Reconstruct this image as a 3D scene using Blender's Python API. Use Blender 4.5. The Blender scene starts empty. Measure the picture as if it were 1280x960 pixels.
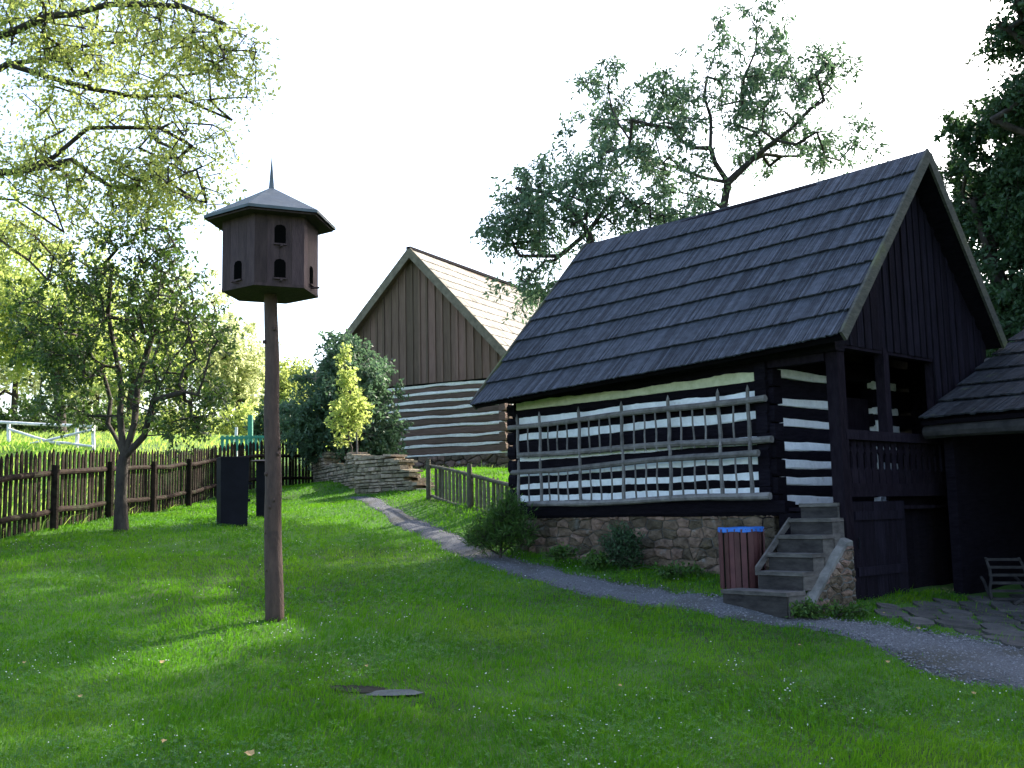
import bpy, math, random
import numpy as np
from math import sin, cos, pi, radians
from mathutils import Vector as V

RS = np.random.RandomState(7)
random.seed(7)
SC = bpy.context.scene
COL = SC.collection

# ------------------------------------------------------------------ camera model (fitted to the photograph)
F, PITCH, ROLL = 1331.6, 0.12, 0.02
EYE = V((0, 0, 1.6))


def ray(px, py):
    a, b = px - 640, py - 480
    cr, sr = cos(ROLL), sin(ROLL)
    x = a * cr - b * sr
    y = a * sr + b * cr
    r, up = x / F, -y / F
    c, s = cos(PITCH), sin(PITCH)
    return V((r, c - up * s, s + up * c))


def at(px, py, Y):
    d = ray(px, py)
    return EYE + d * (Y / d.y)


def proj(p):
    x, y, z = p[0], p[1], p[2] - 1.6
    c, s = cos(PITCH), sin(PITCH)
    d = y * c + z * s
    up = -y * s + z * c
    a, b = x / d * F, -up / d * F
    cr, sr = cos(ROLL), sin(ROLL)
    return (640 + a * cr + b * sr, 480 - a * sr + b * cr)


def near_ray(p, px, py):
    d = ray(px, py)
    d.normalize()
    return EYE + d * (V(p) - EYE).dot(d)


cam_d = bpy.data.cameras.new('camera')
cam = bpy.data.objects.new('camera', cam_d)
COL.objects.link(cam)
cam_d.sensor_width = 36
cam_d.lens = F / 1280 * 36
cam_d.clip_end = 2000
fw = ray(640, 480).normalized()
c0, s0 = cos(ROLL), sin(ROLL)
right = (ray(640 + 100, 480) - ray(640, 480)).normalized()
upv = right.cross(fw).normalized()
import mathutils
M = mathutils.Matrix((right, upv, -fw)).transposed().to_4x4()
M.translation = EYE
cam.matrix_world = M
SC.camera = cam

# ------------------------------------------------------------------ light
SUN_AZ, SUN_EL = radians(46), radians(38)
w = bpy.data.worlds.new('World')
SC.world = w
w.use_nodes = True
nt = w.node_tree
sky = nt.nodes.new('ShaderNodeTexSky')
sky.sky_type = 'NISHITA'
sky.sun_disc = False
sky.sun_elevation = SUN_EL
sky.sun_rotation = SUN_AZ
sky.dust_density = 3.0
sky.air_density = 1.0
bg = nt.nodes['Background']
bg.inputs[1].default_value = 0.15
nt.links.new(sky.outputs[0], bg.inputs[0])
sl = bpy.data.lights.new('sun', 'SUN')
sl.energy = 3.3
sl.angle = radians(0.53)
sl.color = (1.0, 0.93, 0.80)
so = bpy.data.objects.new('sun', sl)
COL.objects.link(so)
sd = V((sin(SUN_AZ) * cos(SUN_EL), cos(SUN_AZ) * cos(SUN_EL), sin(SUN_EL)))
so.rotation_euler = sd.to_track_quat('Z', 'Y').to_euler()
SC.view_settings.view_transform = 'Standard'
SC.view_settings.look = 'None'
SC.view_settings.exposure = 2.0
SC.view_settings.gamma = 1
SC.view_settings.use_curve_mapping = False
SC.cycles.max_bounces = 6
SC.cycles.diffuse_bounces = 3
SC.cycles.transmission_bounces = 4


# ------------------------------------------------------------------ materials
def mat(name, col, col2=None, scale=8, stretch=(1, 1, 1), rough=0.85, bump=0.0, bscale=None, rnd=0.0, spec=0.3,
        transl=0.0, tcol=None, detail=6, patches=None, hue=.045):
    m = bpy.data.materials.new(name)
    m.use_nodes = True
    n, L = m.node_tree.nodes, m.node_tree.links
    b = n['Principled BSDF']
    b.inputs['Roughness'].default_value = rough
    b.inputs['Specular IOR Level'].default_value = spec
    tc = n.new('ShaderNodeTexCoord')
    mp = n.new('ShaderNodeMapping')
    mp.inputs['Scale'].default_value = stretch
    L.new(tc.outputs['Object'], mp.inputs[0])
    nz = n.new('ShaderNodeTexNoise')
    nz.inputs['Scale'].default_value = scale
    nz.inputs['Detail'].default_value = detail
    nz.inputs['Roughness'].default_value = 0.65
    L.new(mp.outputs[0], nz.inputs['Vector'])
    cr = n.new('ShaderNodeValToRGB')
    cr.color_ramp.elements[0].position = 0.32
    cr.color_ramp.elements[1].position = 0.68
    cr.color_ramp.elements[0].color = (*col, 1)
    cr.color_ramp.elements[1].color = (*(col2 or col), 1)
    L.new(nz.outputs[0], cr.inputs[0])
    out = cr.outputs[0]
    if patches:
        pc, ps, p0, p1 = patches
        n2 = n.new('ShaderNodeTexNoise')
        n2.inputs['Scale'].default_value = ps
        n2.inputs['Detail'].default_value = 4
        L.new(tc.outputs['Object'], n2.inputs['Vector'])
        r2 = n.new('ShaderNodeMapRange')
        r2.inputs[1].default_value = p0
        r2.inputs[2].default_value = p1
        L.new(n2.outputs[0], r2.inputs[0])
        mx = n.new('ShaderNodeMix')
        mx.data_type = 'RGBA'
        L.new(r2.outputs[0], mx.inputs[0])
        L.new(out, mx.inputs[6])
        mx.inputs[7].default_value = (*pc, 1)
        out = mx.outputs[2]
    if rnd:
        a = n.new('ShaderNodeAttribute')
        a.attribute_name = 'rnd'
        mr = n.new('ShaderNodeMapRange')
        mr.inputs[3].default_value = 1 - rnd
        mr.inputs[4].default_value = 1 + rnd
        L.new(a.outputs['Fac'], mr.inputs[0])
        hs = n.new('ShaderNodeHueSaturation')
        L.new(mr.outputs[0], hs.inputs['Value'])
        mh = n.new('ShaderNodeMapRange')
        mh.inputs[3].default_value = 0.5 + rnd * hue
        mh.inputs[4].default_value = 0.5 - rnd * hue
        L.new(a.outputs['Fac'], mh.inputs[0])
        L.new(mh.outputs[0], hs.inputs['Hue'])
        L.new(out, hs.inputs['Color'])
        out = hs.outputs[0]
    L.new(out, b.inputs['Base Color'])
    if bump:
        nb = n.new('ShaderNodeTexNoise')
        nb.inputs['Scale'].default_value = bscale or scale * 2
        nb.inputs['Detail'].default_value = 8
        L.new(mp.outputs[0], nb.inputs['Vector'])
        bp = n.new('ShaderNodeBump')
        bp.inputs['Strength'].default_value = bump
        bp.inputs['Distance'].default_value = 0.03
        L.new(nb.outputs[0], bp.inputs['Height'])
        L.new(bp.outputs[0], b.inputs['Normal'])
    if transl:
        tr = n.new('ShaderNodeBsdfTranslucent')
        if tcol:
            h2 = n.new('ShaderNodeMix')
            h2.data_type = 'RGBA'
            h2.inputs[0].default_value = 0.75
            L.new(out, h2.inputs[6])
            h2.inputs[7].default_value = (*tcol, 1)
            L.new(h2.outputs[2], tr.inputs[0])
        else:
            L.new(out, tr.inputs[0])
        ms = n.new('ShaderNodeMixShader')
        ms.inputs[0].default_value = transl
        L.new(b.outputs[0], ms.inputs[1])
        L.new(tr.outputs[0], ms.inputs[2])
        L.new(ms.outputs[0], n['Material Output'].inputs[0])
    return m


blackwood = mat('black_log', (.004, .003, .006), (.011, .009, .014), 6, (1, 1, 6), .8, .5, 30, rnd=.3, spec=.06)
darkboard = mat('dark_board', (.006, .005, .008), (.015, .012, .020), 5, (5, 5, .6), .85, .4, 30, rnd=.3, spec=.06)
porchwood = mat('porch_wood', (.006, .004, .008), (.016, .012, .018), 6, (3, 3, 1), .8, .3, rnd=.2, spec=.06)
barnboard = mat('barn_board', (.115, .072, .052), (.18, .118, .086), 4, (6, 6, .5), .9, .4, 30, rnd=.3)
barnlog = mat('barn_log', (.09, .057, .043), (.15, .098, .074), 4, (1, 1, 7), .9, .4, 30, rnd=.2)
lime = mat('lime_chink', (.66, .68, .72), (.82, .84, .87), 9, rough=.95, bump=.5, rnd=.05, patches=((.45, .44, .40), 6, .64, .78))
limewarm = mat('warm_lime', (.62, .60, .55), (.80, .78, .72), 9, rough=.95, bump=.4)
limeyellow = mat('lime_mossy', (.42, .43, .28), (.62, .62, .45), 7, rough=.95, bump=.4)
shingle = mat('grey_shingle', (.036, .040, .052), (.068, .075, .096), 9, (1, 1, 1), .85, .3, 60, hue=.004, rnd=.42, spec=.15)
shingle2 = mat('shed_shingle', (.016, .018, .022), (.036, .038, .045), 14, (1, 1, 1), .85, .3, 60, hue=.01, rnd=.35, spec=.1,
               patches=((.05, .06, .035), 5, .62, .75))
paleshingle = mat('pale_shingle', (.17, .155, .13), (.30, .275, .24), 3, rough=.85, bump=.3, rnd=.28)
vergewood = mat('verge_board', (.035, .036, .032), (.085, .082, .068), 8, (1, 1, 3), .85, .3, patches=((.12, .135, .045), 1.2, .55, .75))
barnverge = mat('barn_verge', (.10, .085, .06), (.19, .16, .115), 6, rough=.9, bump=.3)
eavewood = mat('eave_log', (.014, .013, .014), (.040, .037, .037), 6, rough=.9, bump=.4)
greypole = mat('weathered_pole', (.085, .078, .076), (.21, .195, .19), 7, (1, 1, 1), .85, .5, 40, rnd=.25)
fencewood = mat('fence_wood', (.010, .0075, .006), (.036, .027, .021), 7, (1, 1, 1), .9, .5, 40, rnd=.35, patches=((.03, .035, .02), 3, .55, .7), spec=.06)
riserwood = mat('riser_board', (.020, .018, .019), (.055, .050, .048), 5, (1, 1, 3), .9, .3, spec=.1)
fencepale = mat('pale_picket', (.05, .045, .030), (.13, .12, .085), 7, rough=.9, bump=.5, bscale=40, rnd=.3)
stepwood = mat('step_board', (.045, .041, .040), (.13, .118, .11), 5, (1, 1, 3), .85, .3)
stone = mat('field_stone', (.055, .038, .028), (.19, .135, .095), 7, rough=.95, bump=1.0, bscale=22, rnd=.5, patches=((.20, .18, .16), 5, .6, .72))
sandstone = mat('dry_stone', (.15, .12, .085), (.34, .28, .20), 7, rough=.95, bump=1, bscale=26, rnd=.5)
mortar = mat('mortar', (.05, .045, .04), (.12, .108, .095), 12, rough=.98, bump=.6)
plaster = mat('rough_plaster', (.07, .07, .066), (.20, .195, .185), 5, rough=.95, bump=.5)
polewood = mat('peeled_pole', (.040, .024, .019), (.085, .051, .040), 5, (3, 3, .7), .7, .5, 30, patches=((.035, .022, .02), 4, .58, .68))
cotewood = mat('dovecote_board', (.032, .019, .021), (.066, .041, .042), 5, (4, 4, .7), .85, .3, 25, rnd=.3)
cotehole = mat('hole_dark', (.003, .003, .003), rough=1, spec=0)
roofmetal = mat('dovecote_roofing', (.055, .070, .080), (.090, .11, .125), 4, rough=.6, bump=.15, spec=.35)
blackplast = mat('black_plastic', (.005, .005, .008), (.010, .010, .015), 3, rough=.75, bump=.05, spec=.12)
maroon = mat('maroon_paint', (.060, .020, .022), (.095, .034, .034), 6, (1, 1, 1), .6, .2, rnd=.2)
bluebag = mat('blue_plastic', (.02, .10, .36), (.03, .15, .48), 9, rough=.5, spec=.3)
greenpaint = mat('green_paint', (.02, .17, .10), (.04, .25, .16), 5, rough=.5)
whitepaint = mat('white_rail', (.45, .45, .45), (.78, .78, .76), 6, rough=.6)
bark = mat('bark', (.022, .017, .015), (.070, .058, .048), 9, (1, 1, .4), .95, .8, 25)
soil = mat('grassy_soil', (.020, .038, .008), (.050, .085, .018), 3, rough=1, bump=.8, bscale=40, patches=((.055, .13, .018), .35, .4, .6))
gravel = mat('gravel', (.055, .057, .064), (.15, .154, .17), 60, rough=.95, bump=.9, bscale=90, patches=((.060, .058, .046), 1.1, .48, .66))
paving = mat('stone_paving', (.040, .038, .037), (.09, .084, .08), 5, rough=.95, bump=.7, bscale=20, rnd=.25)
pebble = mat('pebbles', (.06, .062, .07), (.19, .19, .205), 20, rough=.9, rnd=.4)
slabmat = mat('slab', (.045, .052, .050), (.085, .095, .092), 8, rough=.9, bump=.5)
shadowliner = mat('shadow_and_liner', (.007, .008, .004), (.018, .018, .010), 8, rough=1, bump=.6)  # near-black for the painted shadow by the slab and the bin liner
petal = mat('clover_blossom', (.55, .56, .52), (.75, .75, .72), 9, rough=.8, rnd=.15)
yleaf = mat('yellow_leaf', (.25, .16, .06), (.40, .29, .12), 20, rough=.7, rnd=.2)
bladem = mat('grass_blade', (.040, .140, .005), (.085, .225, .008), .55, rough=.6, rnd=.5, spec=.10, transl=.42, tcol=(.15, .40, .015), patches=((.12, .22, .015), .45, .52, .66))
cloverm = mat('clover_leaf', (.030, .105, .014), (.055, .16, .028), .7, rough=.55, rnd=.4, spec=.22, transl=.3, tcol=(.12, .32, .02))
meadowm = mat('meadow_blade', (.14, .26, .04), (.22, .34, .07), .6, rough=.6, rnd=.4, transl=.5, tcol=(.50, .66, .12))
leaf_green = mat('leaf_green', (.025, .055, .018), (.045, .085, .026), .8, rough=.5, rnd=.4, spec=.4, transl=.33, tcol=(.12, .22, .03))
leaf_dark = mat('leaf_dark', (.024, .056, .026), (.044, .088, .038), .8, rough=.5, rnd=.4, spec=.25, transl=.22, tcol=(.07, .15, .04))
leaf_weed = mat('leaf_weed', (.035, .085, .015), (.06, .13, .025), .8, rough=.5, rnd=.4, transl=.3, tcol=(.12, .25, .03))
leaf_blue = mat('leaf_cool', (.055, .105, .062), (.085, .145, .080), .8, rough=.5, rnd=.4, spec=.35, transl=.40, tcol=(.14, .25, .12))
leaf_yel = mat('leaf_yellow', (.11, .16, .03), (.17, .22, .05), .8, rough=.55, rnd=.35, transl=.5, tcol=(.58, .68, .18))
leaf_bright = mat('leaf_bright', (.20, .26, .05), (.30, .36, .10), .8, rough=.55, rnd=.35, transl=.55, tcol=(.66, .78, .22))
leaf_pale = mat('leaf_pale', (.26, .30, .12), (.36, .40, .18), .8, rough=.55, rnd=.3, transl=.55, tcol=(.78, .84, .42))


# ------------------------------------------------------------------ mesh builder
def tag(o, label=None, cat=None, group=None, kind=None):
    if label: o['label'] = label
    if cat: o['category'] = cat
    if group: o['group'] = group
    if kind: o['kind'] = kind
    return o


def empty(name, loc, label, cat, group=None):
    o = bpy.data.objects.new(name, None)
    o.empty_display_size = .2
    COL.objects.link(o)
    o.location = loc
    return tag(o, label, cat, group)


def top(o):
    p = V((0, 0, 0))
    while o is not None:
        p += V(o.location)
        o = o.parent
    return p


class MB:
    def __init__(s):
        s.v, s.f, s.r = [], [], []

    def add(s, vs, fs, rnd=None):
        b = len(s.v)
        s.v += [tuple(x) for x in vs]
        s.f += [tuple(b + i for i in f) for f in fs]
        r = random.random() if rnd is None else rnd
        s.r += [r] * len(fs)

    def hexa(s, p, rnd=None):      # 8 points: bottom 4 ccw, top 4
        s.add(p, [(3, 2, 1, 0), (4, 5, 6, 7), (0, 1, 5, 4), (1, 2, 6, 5), (2, 3, 7, 6), (3, 0, 4, 7)], rnd)

    def obox(s, c, ax, ay, az, rnd=None):   # half-axis vectors
        c, ax, ay, az = V(c), V(ax), V(ay), V(az)
        s.hexa([c - ax - ay - az, c + ax - ay - az, c + ax + ay - az, c - ax + ay - az,
                c - ax - ay + az, c + ax - ay + az, c + ax + ay + az, c - ax + ay + az], rnd)

    def tube(s, pts, rad, n=7, rnd=None, wob=0.0, cap=True):
        pts = [V(p) for p in pts]
        if not hasattr(rad, '__len__'): rad = [rad] * len(pts)
        vs, fs = [], []
        d = (pts[-1] - pts[0]).normalized()
        a = d.cross(V((0, 0, 1))) if abs(d.z) < .9 else d.cross(V((1, 0, 0)))
        a.normalize()
        b = d.cross(a)
        for p, r in zip(pts, rad):
            for k in range(n):
                t = 2 * pi * k / n
                rr = r * (1 + wob * random.uniform(-1, 1))
                vs.append(p + (a * cos(t) + b * sin(t)) * rr)
        for i in range(len(pts) - 1):
            for k in range(n):
                k2 = (k + 1) % n
                fs.append((i * n + k, i * n + k2, (i + 1) * n + k2, (i + 1) * n + k))
        if cap:
            fs.append(tuple(reversed(range(n))))
            fs.append(tuple((len(pts) - 1) * n + k for k in range(n)))
        s.add(vs, fs, rnd)

    def pole(s, p0, p1, r0, r1=None, n=8, seg=8, bend=.01, rnd=None, wob=.08):
        p0, p1 = V(p0), V(p1)
        r1 = r0 if r1 is None else r1
        ph = random.uniform(0, 6)
        ph2 = random.uniform(0, 6)
        pts, rr = [], []
        for i in range(seg + 1):
            t = i / seg
            off = V((sin(ph + 5 * t), cos(ph2 + 4 * t), sin(ph2 + 6 * t))) * bend * sin(pi * t)
            pts.append(p0.lerp(p1, t) + off)
            rr.append(r0 + (r1 - r0) * t)
        s.tube(pts, rr, n, rnd, wob)

    def beam(s, p0, p1, h, d, nrm, seg=16, wob=.006, rnd=None, rounded=.25, wave=0.0):
        """hewn beam, front face centre line p0-p1, height h, depth d going to -nrm"""
        p0, p1, nrm = V(p0), V(p1), V(nrm).normalized()
        up = V((0, 0, 1))
        e = h * rounded
        prof = [(-h / 2, -d), (-h / 2, -e * .6), (-h / 2 + e, 0), (h / 2 - e, 0), (h / 2, -e * .6), (h / 2, -d)]
        n = len(prof)
        wf = [random.uniform(1.5, 2.6), random.uniform(0, 6), random.uniform(4, 6), random.uniform(0, 6), random.uniform(2, 4), random.uniform(0, 6)]
        vs, fs = [], []
        dr = [random.uniform(-1, 1) for _ in range((seg + 1) * n)]
        low = [[random.uniform(-1, 1) for _ in range(seg // 3 + 3)] for _ in range(n)]
        for i in range(seg + 1):
            c = p0.lerp(p1, i / seg)
            hk = 1.0
            if wave:
                t = i / seg * (p1 - p0).length
                c = c + up * wave * (sin(t * wf[0] + wf[1]) + .5 * sin(t * wf[2] + wf[3]))
                hk = 1 + wave * 16 * sin(t * wf[4] + wf[5])
            for k, (a, b) in enumerate(prof):
                q = i / 3
                j = int(q)
                lw = low[k][j] * (1 - q + j) + low[k][j + 1] * (q - j)
                ww = wob * (dr[i * n + k] * .5 + lw)
                vs.append(c + up * (a * hk + ww) + nrm * (b + (ww * .8 if b > -d * .9 else 0)))
        for i in range(seg):
            for k in range(n):
                k2 = (k + 1) % n
                fs.append((i * n + k, i * n + k2, (i + 1) * n + k2, (i + 1) * n + k))
        fs.append(tuple(reversed(range(n))))
        fs.append(tuple(seg * n + k for k in range(n)))
        s.add(vs, fs, rnd)

    def build(s, name, m, parent=None, smooth=False, **kw):
        me = bpy.data.meshes.new(name)
        off = top(parent) if parent is not None else V((0, 0, 0))
        loc = V((0, 0, 0))
        if parent is None:       # origin at base centre
            a = np.array(s.v)
            loc = V(((a[:, 0].min() + a[:, 0].max()) / 2, (a[:, 1].min() + a[:, 1].max()) / 2, a[:, 2].min()))
            off = loc
        me.from_pydata([tuple(V(p) - off) for p in s.v], [], s.f)
        at_ = me.attributes.new('rnd', 'FLOAT', 'FACE')
        at_.data.foreach_set('value', np.array(s.r, 'f'))
        me.materials.append(m)
        if smooth:
            me.polygons.foreach_set('use_smooth', [True] * len(me.polygons))
        o = bpy.data.objects.new(name, me)
        COL.objects.link(o)
        o.parent = parent
        o.location = loc
        return tag(o, **kw)


def npmesh(name, verts, faces_flat, loops_per, m, parent=None, rnd=None, smooth=False, **kw):
    """verts (N,3); faces_flat int array; loops_per int array per face"""
    off = top(parent) if parent is not None else V((0, 0, 0))
    me = bpy.data.meshes.new(name)
    verts = verts - np.array(off)
    me.vertices.add(len(verts))
    me.vertices.foreach_set('co', verts.astype('f').ravel())
    me.loops.add(len(faces_flat))
    me.loops.foreach_set('vertex_index', faces_flat.astype('i'))
    nf = len(loops_per)
    me.polygons.add(nf)
    st = np.concatenate(([0], np.cumsum(loops_per)[:-1])).astype('i')
    me.polygons.foreach_set('loop_start', st)
    me.update(calc_edges=True)
    if smooth:
        me.polygons.foreach_set('use_smooth', np.ones(nf, bool))
    if rnd is not None:
        a = me.attributes.new('rnd', 'FLOAT', 'FACE')
        a.data.foreach_set('value', rnd.astype('f'))
    me.materials.append(m)
    o = bpy.data.objects.new(name, me)
    COL.objects.link(o)
    o.parent = parent
    return tag(o, **kw)


# ------------------------------------------------------------------ terrain
def gp(px, py, Y):
    p = at(px, py, Y)
    return (p.x, p.y, p.z)


CP = [gp(640, 960, 7.0), gp(30, 960, 7.0), gp(1250, 960, 7.1), gp(343, 775, 11), gp(0, 790, 10.6), gp(640, 800, 10.6),
      gp(900, 850, 9.3), gp(1150, 872, 8.8), gp(1280, 850, 8.9), gp(1052, 757, 11.9), gp(1280, 768, 12.2),
      gp(935, 726, 12.3), gp(800, 712, 13.9), gp(655, 690, 15.9), gp(440, 622, 24), gp(520, 655, 19), gp(600, 695, 15.7),
      gp(700, 722, 13.6), gp(850, 752, 12.2), gp(1000, 775, 11.3), gp(1100, 798, 10.6), gp(1200, 830, 9.6),
      gp(0, 678, 15.6), gp(188, 642, 21.5), gp(265, 625, 25.5), gp(388, 610, 30), gp(290, 655, 18.2), gp(152, 662, 17.5),
      gp(400, 605, 26.5), gp(470, 608, 25.5), gp(540, 614, 22.5), gp(600, 628, 19.5), gp(560, 585, 29), gp(640, 588, 29.5),
      gp(60, 563, 28), gp(60, 553, 36), gp(200, 556, 36), gp(330, 560, 40),
      (0, 0, 0), (-6, 3, .1), (6, 3, -.05), (12, 6, .1), (15, 12, .5), (15, 20, .9), (20, 30, 1.7), (6, 20, 1.3), (8, 30, 2.3),
      (3, 36, 3.0), (0, 50, 4.6), (-22, 22, 2.4), (-14, 8, .6), (-25, 50, 6.0), (20, 60, 3.6), (-45, 40, 5.5), (0, 80, 6.5),
      (-50, 80, 8), (50, 80, 5), (45, 20, 1.5), (-50, 5, 1.5), (0, -30, -.8), (40, -30, -.8), (-40, -30, -.5)]
CPA = np.array(CP)


def _u(r2):
    return np.where(r2 > 1e-9, r2 * np.log(r2 + 1e-12) * .5, 0)


_n = len(CPA)
_d = ((CPA[:, None, :2] - CPA[None, :, :2]) ** 2).sum(-1)
_K = _u(_d) + np.eye(_n) * .6
_P = np.c_[np.ones(_n), CPA[:, :2]]
_A = np.zeros((_n + 3, _n + 3))
_A[:_n, :_n] = _K
_A[:_n, _n:] = _P
_A[_n:, :_n] = _P.T
_W = np.linalg.solve(_A, np.r_[CPA[:, 2], 0, 0, 0])


def terr(X, Y):
    X, Y = np.asarray(X, float), np.asarray(Y, float)
    sh = X.shape
    x, y = X.ravel(), Y.ravel()
    r = np.hypot(x, y)
    k = np.where(r > 85, 85 / np.maximum(r, 1), 1)
    x2, y2 = x * k, y * k
    z = np.zeros_like(x2)
    for i in range(0, len(x2), 20000):
        sl_ = slice(i, i + 20000)
        d2 = (x2[sl_, None] - CPA[None, :, 0]) ** 2 + (y2[sl_, None] - CPA[None, :, 1]) ** 2
        z[sl_] = _u(d2) @ _W[:_n] + _W[_n] + _W[_n + 1] * x2[sl_] + _W[_n + 2] * y2[sl_]
    z += .015 * np.sin(x * 2.3 + 1.1 * np.sin(y * 1.7)) * np.sin(y * 1.9 + .8) + .010 * np.sin(x * 5.1 + y * 3.3)
    return z.reshape(sh)


def tz(x, y):
    return float(terr(np.array([x]), np.array([y]))[0])


def ground_at(px, py):
    """walk the pixel ray to the terrain"""
    d = ray(px, py)
    ts = np.linspace(5, 70, 1300)
    P = np.array([[d.x / d.y * t, t, 1.6 + d.z / d.y * t] for t in ts])
    dz = P[:, 2] - terr(P[:, 0], P[:, 1])
    k = np.argmax(dz < 0)
    return V(P[k])


def axis(lo, hi, mid0, mid1, fine, coarse):
    a = list(np.arange(mid0, mid1, fine))
    x, s_ = mid0, fine
    lft = []
    while x > lo:
        s_ = min(s_ * 1.25, coarse)
        x -= s_
        lft.append(x)
    x, s_ = a[-1], fine
    rgt = []
    while x < hi:
        s_ = min(s_ * 1.25, coarse)
        x += s_
        rgt.append(x)
    return np.array(lft[::-1] + a + rgt)


gx = axis(-500, 500, -14, 14, .2, 30)
gy = axis(-120, 600, 3, 34, .2, 30)
GX, GY = np.meshgrid(gx, gy)
GZ = terr(GX, GY)
ny_, nx_ = GX.shape
vv = np.stack([GX.ravel(), GY.ravel(), GZ.ravel()], 1)
ii = (np.arange(ny_ - 1)[:, None] * nx_ + np.arange(nx_ - 1)[None, :]).ravel()
ff = np.stack([ii, ii + 1, ii + 1 + nx_, ii + nx_], 1).ravel()
npmesh('ground', vv, ff, np.full(len(ii), 4), soil, smooth=True, kind='structure')

# gravel path: edge points in the photo put on the terrain
pe_near = [(430, 621), (478, 645), (520, 668), (560, 690), (620, 714), (700, 738), (790, 757), (880, 768), (980, 783), (1070, 800), (1120, 822), (1150, 842), (1200, 857), (1285, 868)]
pe_far = [(452, 620), (505, 640), (548, 660), (592, 680), (650, 700), (730, 721), (815, 736), (900, 748), (1000, 765), (1080, 779), (1140, 787), (1200, 795), (1235, 803), (1285, 812)]
EN = [ground_at(*p) for p in pe_near]
EF = [ground_at(*p) for p in pe_far]
EN.append(EN[-1] + (EN[-1] - EN[-2]) * 3.0)
EF.append(EF[-1] + (EF[-1] - EF[-2]) * 3.0)


def resamp(P, n):
    P = np.array([tuple(p) for p in P])[:, :2]
    d = np.r_[0, np.cumsum(np.hypot(*np.diff(P, axis=0).T))]
    i = np.linspace(0, len(P) - 1, n)
    # smooth interpolation by index (keeps pairs matched)
    out = np.stack([np.interp(i, range(len(P)), P[:, k]) for k in range(2)], 1)
    ker = np.ones(9) / 9
    o2 = out.copy()
    for k in range(2):
        pd = np.pad(out[:, k], 4, mode='edge')
        o2[:, k] = np.convolve(pd, ker, 'valid')
    return o2


NP_ = 260
en, ef = resamp(EN, NP_), resamp(EF, NP_)
jit = lambda: np.convolve(RS.randn(NP_ + 4), np.ones(5) / 5, 'valid')
dv = ef - en
dl = np.hypot(dv[:, 0], dv[:, 1])[:, None] + 1e-6
en2 = en + dv / dl * (jit() * .08)[:, None]
ef2 = ef + dv / dl * (jit() * .08)[:, None]
K = 14
tt = np.linspace(0, 1, K)[None, :, None]
PG = en2[:, None, :] * (1 - tt) + ef2[:, None, :] * tt
pz = terr(PG[..., 0], PG[..., 1]) + .022 - .03 * np.abs(tt[..., 0] * 2 - 1) ** 6
pv = np.concatenate([PG, pz[..., None]], 2).reshape(-1, 3)
ii = (np.arange(NP_ - 1)[:, None] * K + np.arange(K - 1)[None, :]).ravel()
pf = np.stack([ii, ii + K, ii + K + 1, ii + 1], 1).ravel()
npmesh('gravel_path', pv, pf, np.full(len(ii), 4), gravel, smooth=True, kind='structure')
# loose stones on the path
n = 9000
a, b = RS.randint(0, NP_ - 1, n), RS.rand(n)
c = en2[a] * (1 - b[:, None]) + ef2[a] * b[:, None] + RS.randn(n, 2) * .05
cz = terr(c[:, 0], c[:, 1]) + .02
sz = RS.uniform(.006, .016, n)
oct_ = np.array([[1, 0, 0], [0, 1, 0], [-1, 0, 0], [0, -1, 0], [0, 0, .7], [0, 0, -.7]])
vv = np.c_[c, cz][:, None, :] + oct_[None] * sz[:, None, None] * RS.uniform(.6, 1.3, (n, 6, 1))
of = np.array([[0, 1, 4], [1, 2, 4], [2, 3, 4], [3, 0, 4], [1, 0, 5], [2, 1, 5], [3, 2, 5], [0, 3, 5]])
fl = (np.arange(n)[:, None, None] * 6 + of[None]).ravel()
npmesh('path_pebbles', vv.reshape(-1, 3), fl, np.full(n * 8, 3), pebble, rnd=np.repeat(RS.rand(n), 8), kind='stuff',
       label='small grey pebbles loose on the gravel path', cat='pebbles')

# ------------------------------------------------------------------ house frame
YAW, X0, Y0 = .726, 3.65, 12.0
U = V((-sin(YAW), cos(YAW), 0))
W_ = V((cos(YAW), sin(YAW), 0))
O = V((X0, Y0, 0))
o_, pp, h_, q_, L_, t_ = .378, .344, 1.782, .353, 5.445, .902
ze, zr, zf, zt, zg = 3.467, 5.998, 1.518, 3.22, .511
FL = 1.60        # porch floor


def H(a, b, z):
    """a along the gable (v), b along the side (u)"""
    return O + W_ * a + U * b + V((0, 0, z))


def planeV(px, py, b):      # gable-parallel plane at u=b -> (a,z)
    d = ray(px, py)
    p0 = O + U * b
    t = (p0 - EYE).dot(U) / d.dot(U)
    p = EYE + d * t
    return (p - p0).dot(W_), p.z


def planeU(px, py, a):      # side-parallel plane at v=a -> (b,z)
    d = ray(px, py)
    p0 = O + W_ * a
    t = (p0 - EYE).dot(W_) / d.dot(W_)
    p = EYE + d * t
    return (p - p0).dot(U), p.z


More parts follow.
